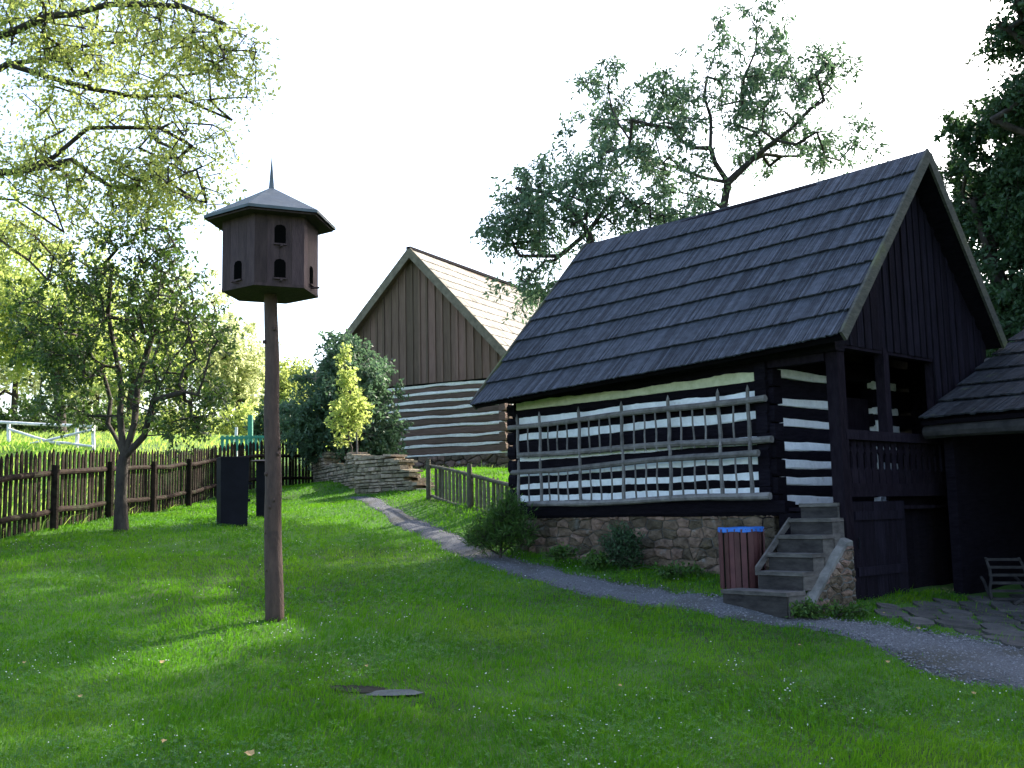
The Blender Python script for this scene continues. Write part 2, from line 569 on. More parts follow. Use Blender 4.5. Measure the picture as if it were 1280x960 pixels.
def roof_slope(mb, A, B, C, D, rows, cols, thick=.02, lift=.045, over=.04, jitter=.004, sag_=.022):
    """A eave near, B ridge near, C ridge far, D eave far; wedge shingles"""
    A, B, C, D = V(A), V(B), V(C), V(D)
    n = (D - A).cross(B - A).normalized()
    if n.z < 0: n = -n
    P = lambda s, t: (A.lerp(D, s)).lerp(B.lerp(C, s), t) - n * (sag_ * sin(pi * s) + .3 * sag_ * sin(7.3 * s + 5 * t))
    for i in range(rows):
        t0, t1 = i / rows, (i + 1) / rows
        sag = random.uniform(-.003, .003)
        for j in range(cols):
            s0_, s1_ = j / cols, (j + 1) / cols - .0012
            r0 = random.uniform(-1, 1) * jitter
            dn = (P(s0_, t0) - P(s0_, t1)).normalized()
            lf = lift + random.uniform(-.005, .005)
            tl = thick * random.uniform(.7, 1.2)
            a0, a1 = P(s0_, t0) + dn * (over + r0), P(s1_, t0) + dn * (over + r0 + random.uniform(-.004, .004))
            b1, b0 = P(s1_, t1), P(s0_, t1)
            tw = random.uniform(-.004, .004)
            mb.hexa([a0 + n * (lf - tl + tw), a1 + n * (lf - tl - tw), b1 + n * .002, b0 + n * .002,
                     a0 + n * (lf + tw), a1 + n * (lf - tw), b1 + n * .012, b0 + n * .012])


def slab(mb, A, B, C, D, th, rnd=None):
    A, B, C, D = V(A), V(B), V(C), V(D)
    n = (D - A).cross(B - A).normalized()
    if n.z < 0: n = -n
    A, B, C, D = A - n * .035, B - n * .035, C - n * .035, D - n * .035
    mb.hexa([A - n * th, B - n * th, C - n * th, D - n * th, A, B, C, D], rnd)


house = empty('log_house', H(h_, 2.5, .7), 'black log house with white lime bands, steep dark shingle roof and porch', 'house')
# roof corners: fitted position moved onto the photograph's corner
rA = near_ray(H(-o_, -pp, ze), 1050, 418)
rB = near_ray(H(h_, -pp, zr), 1158, 189)
rC = near_ray(H(h_, L_ + q_, zr), 735, 306)
rD = near_ray(H(-o_, L_ + q_, ze), 591, 506)
rE = near_ray(H(2 * h_ + o_, -pp, ze), 1255, 430)
rG = rE + (rC - rB) * 1.0
mb = MB()
slab(mb, rA, rB, rC, rD, .05)
mb.build('roof_deck', blackwood, house)
mb = MB()
slab(mb, rE, rB + V((0, 0, -.012)), rC + V((0, 0, -.012)), rG, .05)
mb.build('roof_deck', blackwood, house)
mb = MB()
roof_slope(mb, rA, rB, rC, rD, 8, 165, lift=.052, thick=.018)
rf = mb.build('shingle_roof', shingle, house, label='dark grey shingle slope facing the lawn')
mb = MB()
roof_slope(mb, rE, rB, rC, rG, 8, 80)
mb.build('shingle_roof', shingle, house, label='far shingle slope away from the lawn')


def verge(parent, A, B, out, m, hgt=.17, th=.035, lift=.05, nm='verge_board'):
    A, B, out = V(A), V(B), V(out).normalized()
    dn = out.cross(B - A).normalized()
    if dn.z > 0: dn = -dn
    mb = MB()
    c = (A + B) / 2 + dn * (hgt / 2 - lift) + out * (th / 2 + .004)
    mb.obox(c, (B - A) / 2, dn * hgt / 2, out * th / 2)
    return mb.build(nm, m, parent)


verge(house, rA, rB, -U, vergewood, .13, lift=.035)
verge(house, rE, rB - (rB - rE).normalized() * .05, -U, vergewood, .14, lift=.035)
verge(house, rD, rC, U, vergewood, .16)

# stone foundation along side wall, and far gable
NS = -W_       # outward normal of the side wall


def stones(mb, P0, du, L, zb, ztop, nrm, hr, wr, depth=.10, prot=.035, seed=1, gap=.012):
    rr = random.Random(seed)
    P0, du, nrm = V(P0), V(du).normalized(), V(nrm).normalized()
    z = min(zb(0), zb(L)) - .15
    while True:
        h = rr.uniform(*hr)
        if z > max(ztop(0), ztop(L)): break
        x = -rr.uniform(0, wr[0])
        while x < L:
            w_ = rr.uniform(*wr)
            x0, x1 = max(x, 0), min(x + w_, L)
            x += w_
            if x1 - x0 < wr[0] * .4: continue
            xm = (x0 + x1) / 2
            z0, z1 = z, min(z + h, ztop(xm))
            if z1 - z0 < h * .35 or z1 < zb(xm) - .1: continue
            pr = rr.uniform(.2, 1) * prot
            g = gap
            j = lambda a=.016: rr.uniform(-a, a) * (1 if h > .1 else .5)
            def pt(xx, zz, dd): return P0 + du * xx + V((0, 0, zz)) + nrm * dd
            cx = .22 * min(w_, .2)
            # outline polygon: 8-gon outer at -depth, 8-gon inner front
            outer = [(x0 + g + cx * rr.random(), z0 + g), (x1 - g - cx * rr.random(), z0 + g), (x1 - g, z0 + g + .2 * h * rr.random()), (x1 - g, z1 - g - .2 * h * rr.random()),
                     (x1 - g - cx * rr.random(), z1 - g), (x0 + g + cx * rr.random(), z1 - g), (x0 + g, z1 - g - .2 * h * rr.random()), (x0 + g, z0 + g + .2 * h * rr.random())]
            cxm, czm = xm, (z0 + z1) / 2
            vs = []
            jj = [(j(), j()) for _ in range(8)]
            for (a_, b_), (p_, q__) in zip(outer, jj): vs.append(pt(a_ + p_ * .6, b_ + q__ * .6, -depth))
            for (a_, b_), (p_, q__) in zip(outer, jj): vs.append(pt(a_ + p_ * .6, b_ + q__ * .6, pr * .4))
            for (a_, b_), (p_, q__) in zip(outer, jj):
                vs.append(pt(cxm + (a_ + p_ - cxm) * .82, czm + (b_ + q__ - czm) * .78, pr + rr.uniform(-.008, .008)))
            fs = []
            for lay in range(2):
                for k in range(8):
                    k2 = (k + 1) % 8
                    fs.append((lay * 8 + k, lay * 8 + k2, lay * 8 + 8 + k2, lay * 8 + 8 + k))
            fs.append(tuple(range(16, 24)))
            mb.add(vs, fs, rr.random())
        z += h


def rubble(mb, P0, du, L, zlo, zhi, nrm, sw, sh, seed, gap=.011, depth=.2, prot=.04, clips=()):
    """irregular polygonal stones (voronoi cells) in the wall plane; clips: (point, normal) half planes in (x,z)"""
    rr = random.Random(seed)
    P0, du, nrm = V(P0), V(du).normalized(), V(nrm).normalized()
    seeds = []
    z = zlo - sh
    r = 0
    while z < zhi + sh:
        hh = sh * rr.uniform(.7, 1.35)
        x = -sw * rr.uniform(.2, 1.2)
        while x < L + sw:
            ww = sw * rr.choice((.5, .75, 1.0, 1.3, 1.7))
            seeds.append((x + ww * rr.uniform(.3, .7), z + hh * rr.uniform(.2, .8)))
            x += ww
        z += hh
    k_ = sw / sh * .9

    def clip(poly, px, pz, nx, nz):
        out = []
        for i in range(len(poly)):
            a_, b_ = poly[i], poly[(i + 1) % len(poly)]
            da = (a_[0] - px) * nx + (a_[1] - pz) * nz
            db = (b_[0] - px) * nx + (b_[1] - pz) * nz
            if da <= 0: out.append(a_)
            if (da < 0) != (db < 0) and da != db:
                t = da / (da - db)
                out.append((a_[0] + (b_[0] - a_[0]) * t, a_[1] + (b_[1] - a_[1]) * t))
        return out
    for (sx, sz2) in seeds:
        near = sorted(seeds, key=lambda q: (q[0] - sx) ** 2 + ((q[1] - sz2) * k_) ** 2)[1:16]
        poly = [(0, zlo), (L, zlo), (L, zhi), (0, zhi)]
        for (qx, qz) in near:
            nx, nz = qx - sx, (qz - sz2) * k_ * k_
            poly = clip(poly, (sx + qx) / 2, (sz2 + qz) / 2, nx, nz)
            if len(poly) < 3: break
        for (c_, n2) in clips:
            if len(poly) >= 3: poly = clip(poly, c_[0], c_[1], n2[0], n2[1])
        if len(poly) < 3: continue
        cx = sum(p[0] for p in poly) / len(poly)
        cz = sum(p[1] for p in poly) / len(poly)
        ext = max(abs(p[0] - cx) + abs(p[1] - cz) for p in poly)
        if ext < .03: continue
        # subdivide edges and roughen
        pts = []
        for i in range(len(poly)):
            a_, b_ = poly[i], poly[(i + 1) % len(poly)]
            pts.append(a_)
            if math.hypot(a_[0] - b_[0], a_[1] - b_[1]) > .07:
                pts.append(((a_[0] + b_[0]) / 2 + rr.uniform(-.006, .006), (a_[1] + b_[1]) / 2 + rr.uniform(-.006, .006)))
        def ins(p, g):
            d = math.hypot(p[0] - cx, p[1] - cz)
            k = max(0, d - g) / (d + 1e-6)
            return (cx + (p[0] - cx) * k, cz + (p[1] - cz) * k)
        pr = rr.uniform(.15, 1) * prot
        tiltx, tiltz = rr.uniform(-.08, .08), rr.uniform(-.08, .08)
        m_ = len(pts)
        g = gap * rr.uniform(.8, 1.6)
        g2 = g + min(.03, ext * .14)
        vs = []
        for p in pts:
            q = ins(p, g); vs.append(P0 + du * q[0] + V((0, 0, q[1])) - nrm * depth)
        for p in pts:
            q = ins(p, g); vs.append(P0 + du * q[0] + V((0, 0, q[1])) + nrm * (pr * .35 + rr.uniform(-.004, .004)))
        for p in pts:
            q = ins(p, g2 + rr.uniform(0, .01)); vs.append(P0 + du * q[0] + V((0, 0, q[1])) + nrm * (pr + (q[0] - cx) * tiltx + (q[1] - cz) * tiltz + rr.uniform(-.004, .004)))
        vs.append(P0 + du * cx + V((0, 0, cz)) + nrm * (pr + rr.uniform(0, .012)))
        fs = []
        for lay in range(2):
            for k in range(m_):
                k2 = (k + 1) % m_
                fs.append((lay * m_ + k, lay * m_ + k2, (lay + 1) * m_ + k2, (lay + 1) * m_ + k))
        for k in range(m_): fs.append((2 * m_ + k, 2 * m_ + (k + 1) % m_, 3 * m_))
        mb.add(vs, fs, rr.random())


mb = MB()
zgs = lambda x: tz(*(H(0, t_ + x, 0))[:2])
rubble(mb, H(.0, t_ - .02, 0), U, L_ - t_ + .06, .3, zf + .0, NS, .24, .115, 3, gap=.008)
mbm = MB()
mbm.obox(H(.19, (L_ + t_) / 2, (zf + .2) / 2 - .01), U * ((L_ - t_) / 2 - .0), W_ * .185, V((0, 0, (zf - .2) / 2)))
base = mb.build('stone_foundation', stone, house)
mbm.build('mortar_core', mortar, base)
# rest of the foundation (other sides)
mb = MB()
mb.obox(H(h_ + .2, L_ - .15, .75), W_ * (h_ - .2), U * .15, V((0, 0, .76)))
mb.obox(H(2 * h_ - .15, L_ / 2, .75), W_ * .15, U * (L_ / 2 - .31), V((0, 0, .76)))
mb.obox(H(h_ + .2, t_ + .22, .75), W_ * (h_ - .52), U * .15, V((0, 0, .76)))
mb.build('foundation_wall', mortar, house)

# logs
bandY = [469, 491, 517, 549, 573.5, 594, 613]
bands = [planeU(962, y, 0)[1] for y in bandY]         # chink heights on the side wall
bh = [.12, .085, .10, .095, .09, .085, .085]
edges = [zf + .0]
mb = MB()
mc = MB()
zs = sorted(bands)
lo = zf
for k, zb_ in enumerate(zs):
    hi = zb_ - .035
    mb.beam(H(-.02, t_ - .02, (lo + hi) / 2), H(-.02, L_ + .04, (lo + hi) / 2), hi - lo, .20, NS, 26, .007)
    lo = zb_ + .035
mb.beam(H(-.02, t_ - .02, (lo + 3.50) / 2), H(-.02, L_ + .04, (lo + 3.50) / 2), 3.50 - lo, .20, NS, 26, .006)
# lowest sill log is a little proud
mb.beam(H(-.05, t_ - .2, zf + .07), H(-.05, L_ + .12, zf + .07), .16, .22, NS, 20, .01)
# corner log ends, both ways
for zb_ in [lo_ for lo_ in np.linspace(zf + .12, 3.35, 9)]:
    mb.beam(H(-.008, t_ - .09, zb_), H(-.008, t_ + .12, zb_), .20, .18, NS, 3, .008, rounded=.12)
    mb.beam(H(-.045, t_ - .012, zb_ + .1), H(.15, t_ - .012, zb_ + .1), .21, .16, -U, 3, .008, rounded=.12)
    mb.beam(H(-.03, L_ - .02, zb_), H(-.03, L_ + .15, zb_), .19, .18, NS, 3, .012)
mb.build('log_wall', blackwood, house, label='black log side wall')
for zb_, bb in zip(bands[1:], bh[1:]):
    mc.beam(H(-.010, t_ + .13, zb_), H(-.010, L_ - .10, zb_), bb + .012, .10, NS, 60, .006, rounded=.1, wave=.009)
mc.build('lime_chinking', lime, house)
mc = MB()
mc.beam(H(-.012, t_ + .10, bands[0]), H(-.012, L_ - .05, bands[0] + .01), .12, .10, NS, 60, .008, rounded=.1, wave=.006)
mc.build('lime_chinking', limeyellow, house, label='yellowed lime band under the eave')

# gable log wall behind the porch (u = t_)
NG = -U
gb = [planeV(1005, y, t_)[1] for y in (471, 505, 529.5, 558, 581, 601, 625.5)]
dl_, _ = planeV(1056, 520, t_)
dr_, _ = planeV(1093, 520, t_)
wl = 2 * h_
mb, mc, mc2 = MB(), MB(), MB()
lo = zf - .2
for k, zb_ in enumerate(sorted(gb)):
    hi = zb_ - .035
    for (a0, a1) in ((.0, dl_), (dr_, wl)):
        mb.beam(H(a0, t_ - .0, (lo + hi) / 2), H(a1, t_, (lo + hi) / 2), hi - lo, .2, NG, 12, .006)
        if a0 == 0: mc.beam(H(.16, t_ - .008, zb_), H(dl_ - .03, t_ - .008, zb_), .10, .1, NG, 12, .006, rounded=.1, wave=.006)
        else: mc2.beam(H(a0 + .02, t_ - .008, zb_), H(a0 + .62, t_ - .008, zb_), .095, .1, NG, 12, .010, rounded=.1)
    lo = zb_ + .035
mb.beam(H(0, t_, (lo + 3.5) / 2), H(wl, t_, (lo + 3.5) / 2), 3.5 - lo, .2, NG, 12, .005)
mb.beam(H(wl - .1, t_ + .1, 2.5), H(wl - .1, L_, 2.5), 2.0, .2, W_, 8, .005)
mb.beam(H(0, L_, 2.5), H(wl, L_, 2.5), 2.0, .2, U, 8, .005)
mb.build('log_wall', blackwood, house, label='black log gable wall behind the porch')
mc.build('lime_chinking', lime, house, label='white lime bands behind the steps')
mc2.build('lime_chinking', lime, house, label='white lime bands right of the porch door')
mb = MB()
mb.obox(H(dr_ + .015, t_ - .03, 2.25), W_ * .018, U * .02, V((0, 0, .48)))
dr = mb.build('door_jamb', lime, house)
mb = MB()
mb.obox(H((dl_ + dr_) / 2, t_ + .10, 2.3), W_ * ((dr_ - dl_) / 2), U * .02, V((0, 0, .72)))
mb.build('door', porchwood, house, label='dark plank door at the back of the porch')

z_pl_ = planeV(1100, 436, 0)[1]
mb = MB()
for k in range(9):
    mb.obox(H(wl - .03, .05 + (k + .5) * (t_ / 8.9), 2.1), W_ * .02, U * (t_ / 17.8 - .001), V((0, 0, 1.6)))
mb.obox(H(wl - .06, t_ / 2, 3.2), W_ * .012, U * t_ * .48, V((0, 0, .05)))
mb.build('porch_side_wall', blackwood, house)
mb = MB()
mb.obox(H(wl / 2, t_ / 2 + .02, z_pl_ + .14), W_ * (wl / 2 - .06), U * (t_ / 2 - .03), V((0, 0, .012)))
mb.build('porch_ceiling', blackwood, house)
mb = MB()
mb.obox(H((dr_ + wl) / 2 + .05, t_ + .12, 2.6), W_ * ((wl - dr_) / 2 + .04), U * .015, V((0, 0, 1.1)))
mb.build('wall_backing', blackwood, house)
# porch: posts, plate, floor, balcony
z_rail = planeV(1048, 543, 0)[1]
z_lo = planeV(1050, 606, 0)[1]
z_pl = planeV(1100, 436, 0)[1]
mb = MB()
mb.obox(H(.045, 0, (zg + .2 + z_pl) / 2), W_ * .075, U * .075, V((0, 0, (z_pl + .1 - zg - .2) / 2)))
mb.build('porch_post', porchwood, house)
a2, _ = planeV(1105, 500, 0)
mb = MB()
mb.obox(H(a2, 0, (z_rail + z_pl) / 2), W_ * .06, U * .06, V((0, 0, (z_pl - z_rail) / 2)))
mb.build('porch_post', porchwood, house)
aw, _ = planeV(1165, 500, 0)
mb = MB()
mb.obox(H(aw + .05, 0.02, (z_rail + z_pl) / 2), W_ * .05, U * .05, V((0, 0, (z_pl - z_rail) / 2)))
mb.build('porch_post', porchwood, house)
# brace of the second post
mb = MB()
mb.obox(H(aw/2, -.005, z_pl - .02), W_ * aw/2, U*.04, V((0,0,.05)))
mb.build('porch_plate', porchwood, house)
mb = MB()
mb.obox(H(.02, t_ / 2+.02, z_pl - .16), W_ * .06, U * (t_ / 2-.07), V((0, 0, .06)))
mb.build('porch_plate', porchwood, house)
mb = MB()
for k in range(7):
    mb.obox(H(.10 + k * .155, t_ / 2 - .02, FL - .03), W_ * .075, U * (t_ / 2 - .03), V((0, 0, .022)))
for k in range(14):
    mb.obox(H(1.18 + k * .155, t_ / 2 - .02, FL - .03), W_ * .075, U * (t_ / 2 - .03), V((0, 0, .022)))
mb.build('porch_floor', porchwood, house)
mb = MB()
mb.obox(H(wl / 2 + .05, -.02, z_rail), W_ * (wl / 2 - .02), U * .06, V((0, 0, .055)))
mb.build('balcony_rail', porchwood, house, label='thick top rail of the balcony')
z_b0 = z_lo
for k in range(22):
    a = .17 + k * .150
    mb = MB()
    # fretwork board: waisted outline
    prof = [(.068, z_b0), (.068, z_b0 + .16), (.038, z_b0 + .20), (.038, z_rail - .22), (.066, z_rail - .18), (.040, z_rail - .13), (.066, z_rail - .09), (.066, z_rail - .05)]
    L2 = [(-x, z) for x, z in prof]
    R2 = [(x, z) for x, z in prof]
    vs = [H(a + x, -.012, z) for x, z in L2] + [H(a + x, -.012, z) for x, z in R2] + [H(a + x, .012, z) for x, z in L2] + [H(a + x, .012, z) for x, z in R2]
    n = len(prof)
    fs = []
    for i in range(n - 1):
        fs.append((i, n + i, n + i + 1, i + 1))
        fs.append((2 * n + i + 1, 3 * n + i + 1, 3 * n + i, 2 * n + i))
        fs.append((i + 1, 2 * n + i + 1, 2 * n + i, i))
        fs.append((n + i, 3 * n + i, 3 * n + i + 1, n + i + 1))
    mb.add(vs, fs)
    mb.build('baluster', porchwood, house)
mb = MB()
mb.obox(H(wl / 2 + .05, -.0, z_b0 - .06), W_ * (wl / 2 - .02), U * .065, V((0, 0, .075)))
mb.build('balcony_beam', porchwood, house)

# lower storey under the balcony
mb = MB()
ad, _ = planeV(1131, 690, -.02)
for k in range(5):
    w5 = (ad - .13) / 5
    mb.obox(H(.13 + w5 * (k + .5), -.03, (z_b0 - .17 + zg) / 2 - .02), W_ * (w5 / 2 - .003), U * .02, V((0, 0, (z_b0 - .17 - zg) / 2)))
mb.obox(H(.13 + w5 * 2.5, -.06, z_b0 - .35), W_ * (w5 * 2.3), U * .012, V((0, 0, .05)))
mb.obox(H(.13 + w5 * 2.5, -.06, zg + .35), W_ * (w5 * 2.3), U * .012, V((0, 0, .05)))
lowd = mb.build('lower_door', darkboard, house, label='dark boarded door under the balcony')
mb = MB()
mb.pole(H(.2, -.085, 1.25), H(.2, -.085, 1.12), .012)
mb.build('handle', blackplast, lowd)
mb = MB()
for k in range(14):
    mb.obox(H(ad + .09 + k * .17, .16, .9), W_ * .083, U * .02, V((0, 0, .85)))
mb.build('lower_wall', blackwood, house, label='black boards right of the lower door')
mb = MB()
mb.obox(H(.0, t_ / 2, .9), W_ * .03, U * (t_ / 2 - .1), V((0, 0, .63)))
mb.build('lower_wall', blackwood, house, label='black boards under the steps')

# gable boarding (u = 0 plane)
mb = MB()
zA, zB = rA.z, rB.z
aA, aB, aE = (rA - O).dot(W_), (rB - O).dot(W_), (rE - O).dot(W_)
zE = rE.z


def roofz(a):
    if a < aB: return zA + (zB - zA) * (a - aA) / (aB - aA) - .06
    return zE + (zB - zE) * (aE - a) / (aE - aB) - .06


bw = .165
a = -.03
while a < wl + .05:
    zb_ = planeV(1057, 431, -.05)[1] if a < aw else (z_rail - .4)
    a0, a1 = a + .003, a + bw - .003
    t0, t1 = roofz(a0) + .02, roofz(a1) + .02
    yo = random.uniform(-.006, .006)
    b0, b1 = -.03 + yo, -.055 + yo
    if min(t0, t1) > zb_:
        mb.hexa([H(a0, b1, zb_), H(a1, b1, zb_), H(a1, b0, zb_), H(a0, b0, zb_), H(a0, b1, t0), H(a1, b1, t1), H(a1, b0, t1), H(a0, b0, t0)])
    if random.random() < .75:
        m0, m1 = a - .02, a + .02
        t0, t1 = roofz(m0) + .01, roofz(m1) + .01
        if min(t0, t1) > zb_ + .1 and a > 0:
            mb.hexa([H(m0, b1 - .02, zb_), H(m1, b1 - .02, zb_), H(m1, b1, zb_), H(m0, b1, zb_), H(m0, b1 - .02, t0), H(m1, b1 - .02, t1), H(m1, b1, t1), H(m0, b1, t0)])
    a += bw
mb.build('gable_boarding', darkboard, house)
# far gable closed
mb = MB()
vs = [H(0, L_ - .02, 3.4), H(wl, L_ - .02, 3.4), H(aB, L_ - .02, roofz(aB) - .02), H(0, L_ - .07, 3.4), H(wl, L_ - .07, 3.4), H(aB, L_ - .07, roofz(aB) - .02)]
mb.add(vs, [(0, 1, 2), (5, 4, 3), (0, 3, 4, 1), (1, 4, 5, 2), (2, 5, 3, 0)])
mb.build('gable_boarding', darkboard, house, label='far gable boarding')
# eave plate + rafter ends
mb = MB()
mb.beam(H(-.10, -.1, 3.42), H(-.10, L_ + .25, 3.42), .16, .2, NS, 14, .006)
mb.build('wall_plate', blackwood, house)
mb = MB()
mb.pole(H(wl + .18, -.35, zE - .28), H(wl + .18, .5, zE - .28), .09)
mb.build('plate_end', greypole, house)
# ------------------------------------------------------------------ steps
steps = empty('wooden_steps', H(-.6, .45, tz(*H(-.6, .45, 0)[:2])), 'grey plank steps rising between the log corner and the porch post', 'steps')
tops = []
rise = [.585, .78, .98, 1.18, 1.385, FL - .0]
# from pixels: tread front edge tops
ntr = 6
zt0 = planeU(965, 739, -1.15)[1]
for k in range(ntr):
    tops.append(zt0 + (FL - zt0) * k / (ntr - 1))


def hitz(px, py, z):
    d = ray(px, py)
    p = EYE + d * ((z - 1.6) / d.z)
    return (p - O).dot(W_), (p - O).dot(U)


spx = [(908, 1018, 739), (945, 1018, 715), (958, 1026, 692), (968, 1038, 669), (985, 1043, 648), (998, 1046, 629)]
fr = []
z0_, a0_ = zt0, -1.10
for k in range(ntr):
    # front edges climb evenly; lateral span read off the plane of each front edge
    a_f = -1.12 + k * .205
    b_l, z_l = planeU(spx[k][0], spx[k][2], a_f)
    b_r, z_r = planeU(spx[k][1], spx[k][2], a_f)
    fr.append((a_f, max(b_r, -.06), min(b_l, t_ + .1), (z_l + z_r) / 2))
tops = [f[3] for f in fr]
FLs = tops[-1]
for k in range(ntr):
    a_front, b0, b1, z = fr[k]
    depth = .25 if k < ntr - 1 else .5
    mb = MB()
    wbl = lambda: random.uniform(-.006, .006)
    x0s = .10 if k == 0 else 0
    mb.obox(H(a_front + depth / 2 - x0s / 2, (b0 + b1) / 2, z - .02), W_ * (depth / 2 + x0s / 2), U * ((b1 - b0) / 2 + wbl()), V((wbl(), 0, .02)))
    mb.build('tread', stepwood, steps)
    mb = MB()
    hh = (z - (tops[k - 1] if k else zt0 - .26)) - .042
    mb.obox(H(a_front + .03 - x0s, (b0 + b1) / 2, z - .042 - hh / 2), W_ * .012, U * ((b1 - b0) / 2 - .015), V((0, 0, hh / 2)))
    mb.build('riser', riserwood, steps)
    if k > 1:
        mb = MB()
        mb.obox(H(a_front + depth / 2 + .02, b0 + .02, z - .045 - .20), W_ * (depth / 2 - .01), U * .010, V((0, 0, .20)))
        mb.build('side_board', stepwood, steps)
    if k < 2:
        for bb in (b0 + .015, b1 - .015):
            mb = MB()
            mb.obox(H(a_front + .2, bb, z - .042 - hh / 2), W_ * (.17 if k else .25), U * .012, V((0, 0, hh / 2)))
            mb.build('side_board', stepwood, steps)
for e_, sg in ((2, 1),):
    p0 = H(fr[1][0] + .02, fr[1][e_] , tops[1] + .0)
    p1 = H(fr[4][0] + .05, fr[4][e_] , tops[4] - .03)
    mb = MB()
    dd = U * (.014 * sg)
    mb.obox((p0 + p1) / 2 + dd, (p1 - p0) / 2, U * .012, V((0, 0, .045)))
    mb.build('stringer', stepwood, steps)
# stone cheek wall at the near side of the steps
cheek = empty('stone_cheek_wall', H(-.5, -.05, .5), 'sloping stone and plaster cheek wall on the near side of the plank steps', 'wall')
mb = MB()
bch = fr[2][1] + .03
zc0 = planeV(1045, 672, -.10)[1]
ctop = lambda a: zc0 - max(0, (-.14 - a)) * .86
N_ = 8
vs, fs = [], []
for i in range(N_ + 1):
    a = -.02 - i * .92 / N_
    for (b, z) in ((bch, .3), (-.13, .3), (-.13, ctop(a) - .05), (bch, ctop(a))):
        vs.append(H(a, b, z) + V((random.uniform(-.008, .008), random.uniform(-.008, .008), random.uniform(-.01, .01))))
for i in range(N_):
    for k in range(4):
        fs.append((i * 4 + k, i * 4 + (k + 1) % 4, i * 4 + 4 + (k + 1) % 4, i * 4 + 4 + k))
fs += [(0, 1, 2, 3), (N_ * 4 + 3, N_ * 4 + 2, N_ * 4 + 1, N_ * 4)]
mb.add(vs, fs)
mb.build('plaster_top', plaster, cheek)
mb = MB()
rubble(mb, H(-.94, -.132, 0), W_, .92, .3, zc0 - .09, NG, .17, .085, 8, gap=.008, depth=.01, prot=.035, clips=(((0, ctop(-.94) - .09), (-.86, 1)),))
print('steps', [tuple(round(v, 2) for v in f) for f in fr], zc0)
mb.build('stone_face', stone, cheek)

# ------------------------------------------------------------------ hay racks on the side wall
rackgrp = 'weathered wooden hay racks hanging on the house side'


def rack(rt0, rt1, rb0, rb1, zext_up, zext_dn, label, off, thick):
    """rails given by pixels at both ends; rungs at pixel x positions"""
    T0, T1, B0, B1 = [planeU(*p, -off) for p in (rt0, rt1, rb0, rb1)]
    P = lambda q: H(-off, q[0], q[1])
    root = empty('hay_rack', (P(B0) + P(B1)) / 2, label, 'hay rack', rackgrp)
    mb = MB()
    mb.pole(P(T0), P(T1), .036, .042, seg=14, bend=.02)
    mb.build('rail', greypole, root)
    mb = MB()
    mb.pole(P(B0), P(B1), .038, .044, seg=14, bend=.02)
    mb.build('rail', greypole, root)
    xs = [205, 245, 290, 322, 357, 393, 440, 479, 518, 558, 604, 650, 691, 733, 783, 829, 877, 922, 977, 1032, 1090]
    for i, xz in enumerate(xs):
        px = 580 + xz / 3.048
        big = i in (0, 2, 6, 10, 14, 18, 20)
        def zat(A, B, b): return A[1] + (B[1] - A[1]) * (b - A[0]) / (B[0] - A[0])
        b, _ = planeU(px, 560, -off)
        zt_, zb_ = zat(T0, T1, b), zat(B0, B1, b)
        r = .027 if big else .014
        eu = zext_up * (1.0 if big else .35)
        mb = MB()
        lean = random.uniform(-.02, .02)
        mb.pole(H(-off - (.0 if big else .0), b + lean * .4, zb_ - zext_dn), H(-off, b - lean * .4, zt_ + (eu if big else .02)), r, r * .85, n=6, seg=5, bend=.008)
        if big:
            mb.tube([H(-off, b - lean * .4, zt_ + eu), H(-off, b - lean * .4, zt_ + eu + .06)], [r * .85, .003], 6)
        mb.build('rung', greypole, root)
    return root


rack((636, 535), (957, 498), (648, 569), (965, 549), .13, .05, 'upper weathered hay rack with pointed rungs, hanging highest on the black log wall', .10, 1)
rack((640, 591), (948, 566), (660, 630), (963, 620), .13, .02, 'lower weathered hay rack with tall pointed rungs, hanging just above the stone foundation', .17, 1)

# ------------------------------------------------------------------ shed on the right
shed = empty('open_shed', H(4.2, -2, .5), 'low open shed with mossy shingle roof against the porch gable at the right edge', 'shed')
sa, sz_ = planeV(1150, 524, -.16)
# verge goes up to (1280,412)
sa2, sz2 = planeV(1280, 413, -.16)
S0 = H(sa, -.16, sz_)
S1 = H(sa2, -.16, sz2)
S1 = S0 + (S1 - S0) * 1.5
LS = 5.0
zsag = V((0, 0, -.0))
S3 = S0 - U * LS + V((0, 0, .04))
S2 = S1 - U * LS + V((0, 0, .04))
mb = MB()
slab(mb, S3, S2, S1, S0, .05)
mb.build('roof_deck', blackwood, shed)
mb = MB()
roof_slope(mb, S3, S2, S1, S0, 9, 78, lift=.05)
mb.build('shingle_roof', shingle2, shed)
# right slope of the shed
R1 = S1 + W_ * (S1 - S0).dot(W_) + V((0, 0, -(S1 - S0).z))
R2 = R1 - U * LS
mb = MB()
slab(mb, R2, S2 + V((0, 0, -.01)), S1 + V((0, 0, -.01)), R1, .05)
roof_slope(mb, R2, S2, S1, R1, 9, 40, lift=.05)
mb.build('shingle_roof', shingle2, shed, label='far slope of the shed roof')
mb = MB()
mb.pole(S0 + V((0, 0, -.16)) + W_ * .12 + U * .0, S3 + V((0, 0, -.16)) + W_ * .12, .085, .09, seg=14, bend=.03, n=10)
mb.build('eave_log', eavewood, shed, label='round log under the shed eave')
zs0 = .35
mb = MB()
bw_a = sa + 2.6
mb.obox(H(bw_a, -2.6, 1.7), W_ * .08, U * 2.5, V((0, 0, 1.5)))
mb.obox(H(sa + 1.5, -.30, 1.35), W_ * 1.1, U * .06, V((0, 0, 1.35)))
mb.build('back_wall', blackwood, shed)
mb = MB()
g_ = [S0 + V((0, 0, -.09)) + W_ * .25 - U * .3, S1 + V((0, 0, -.09)) - U * .3, R1 + V((0, 0, -.09)) - W_ * .25 - U * .3]
lo_ = [V((g_[2].x, g_[2].y, 2.6)), V((g_[0].x, g_[0].y, 2.6))]
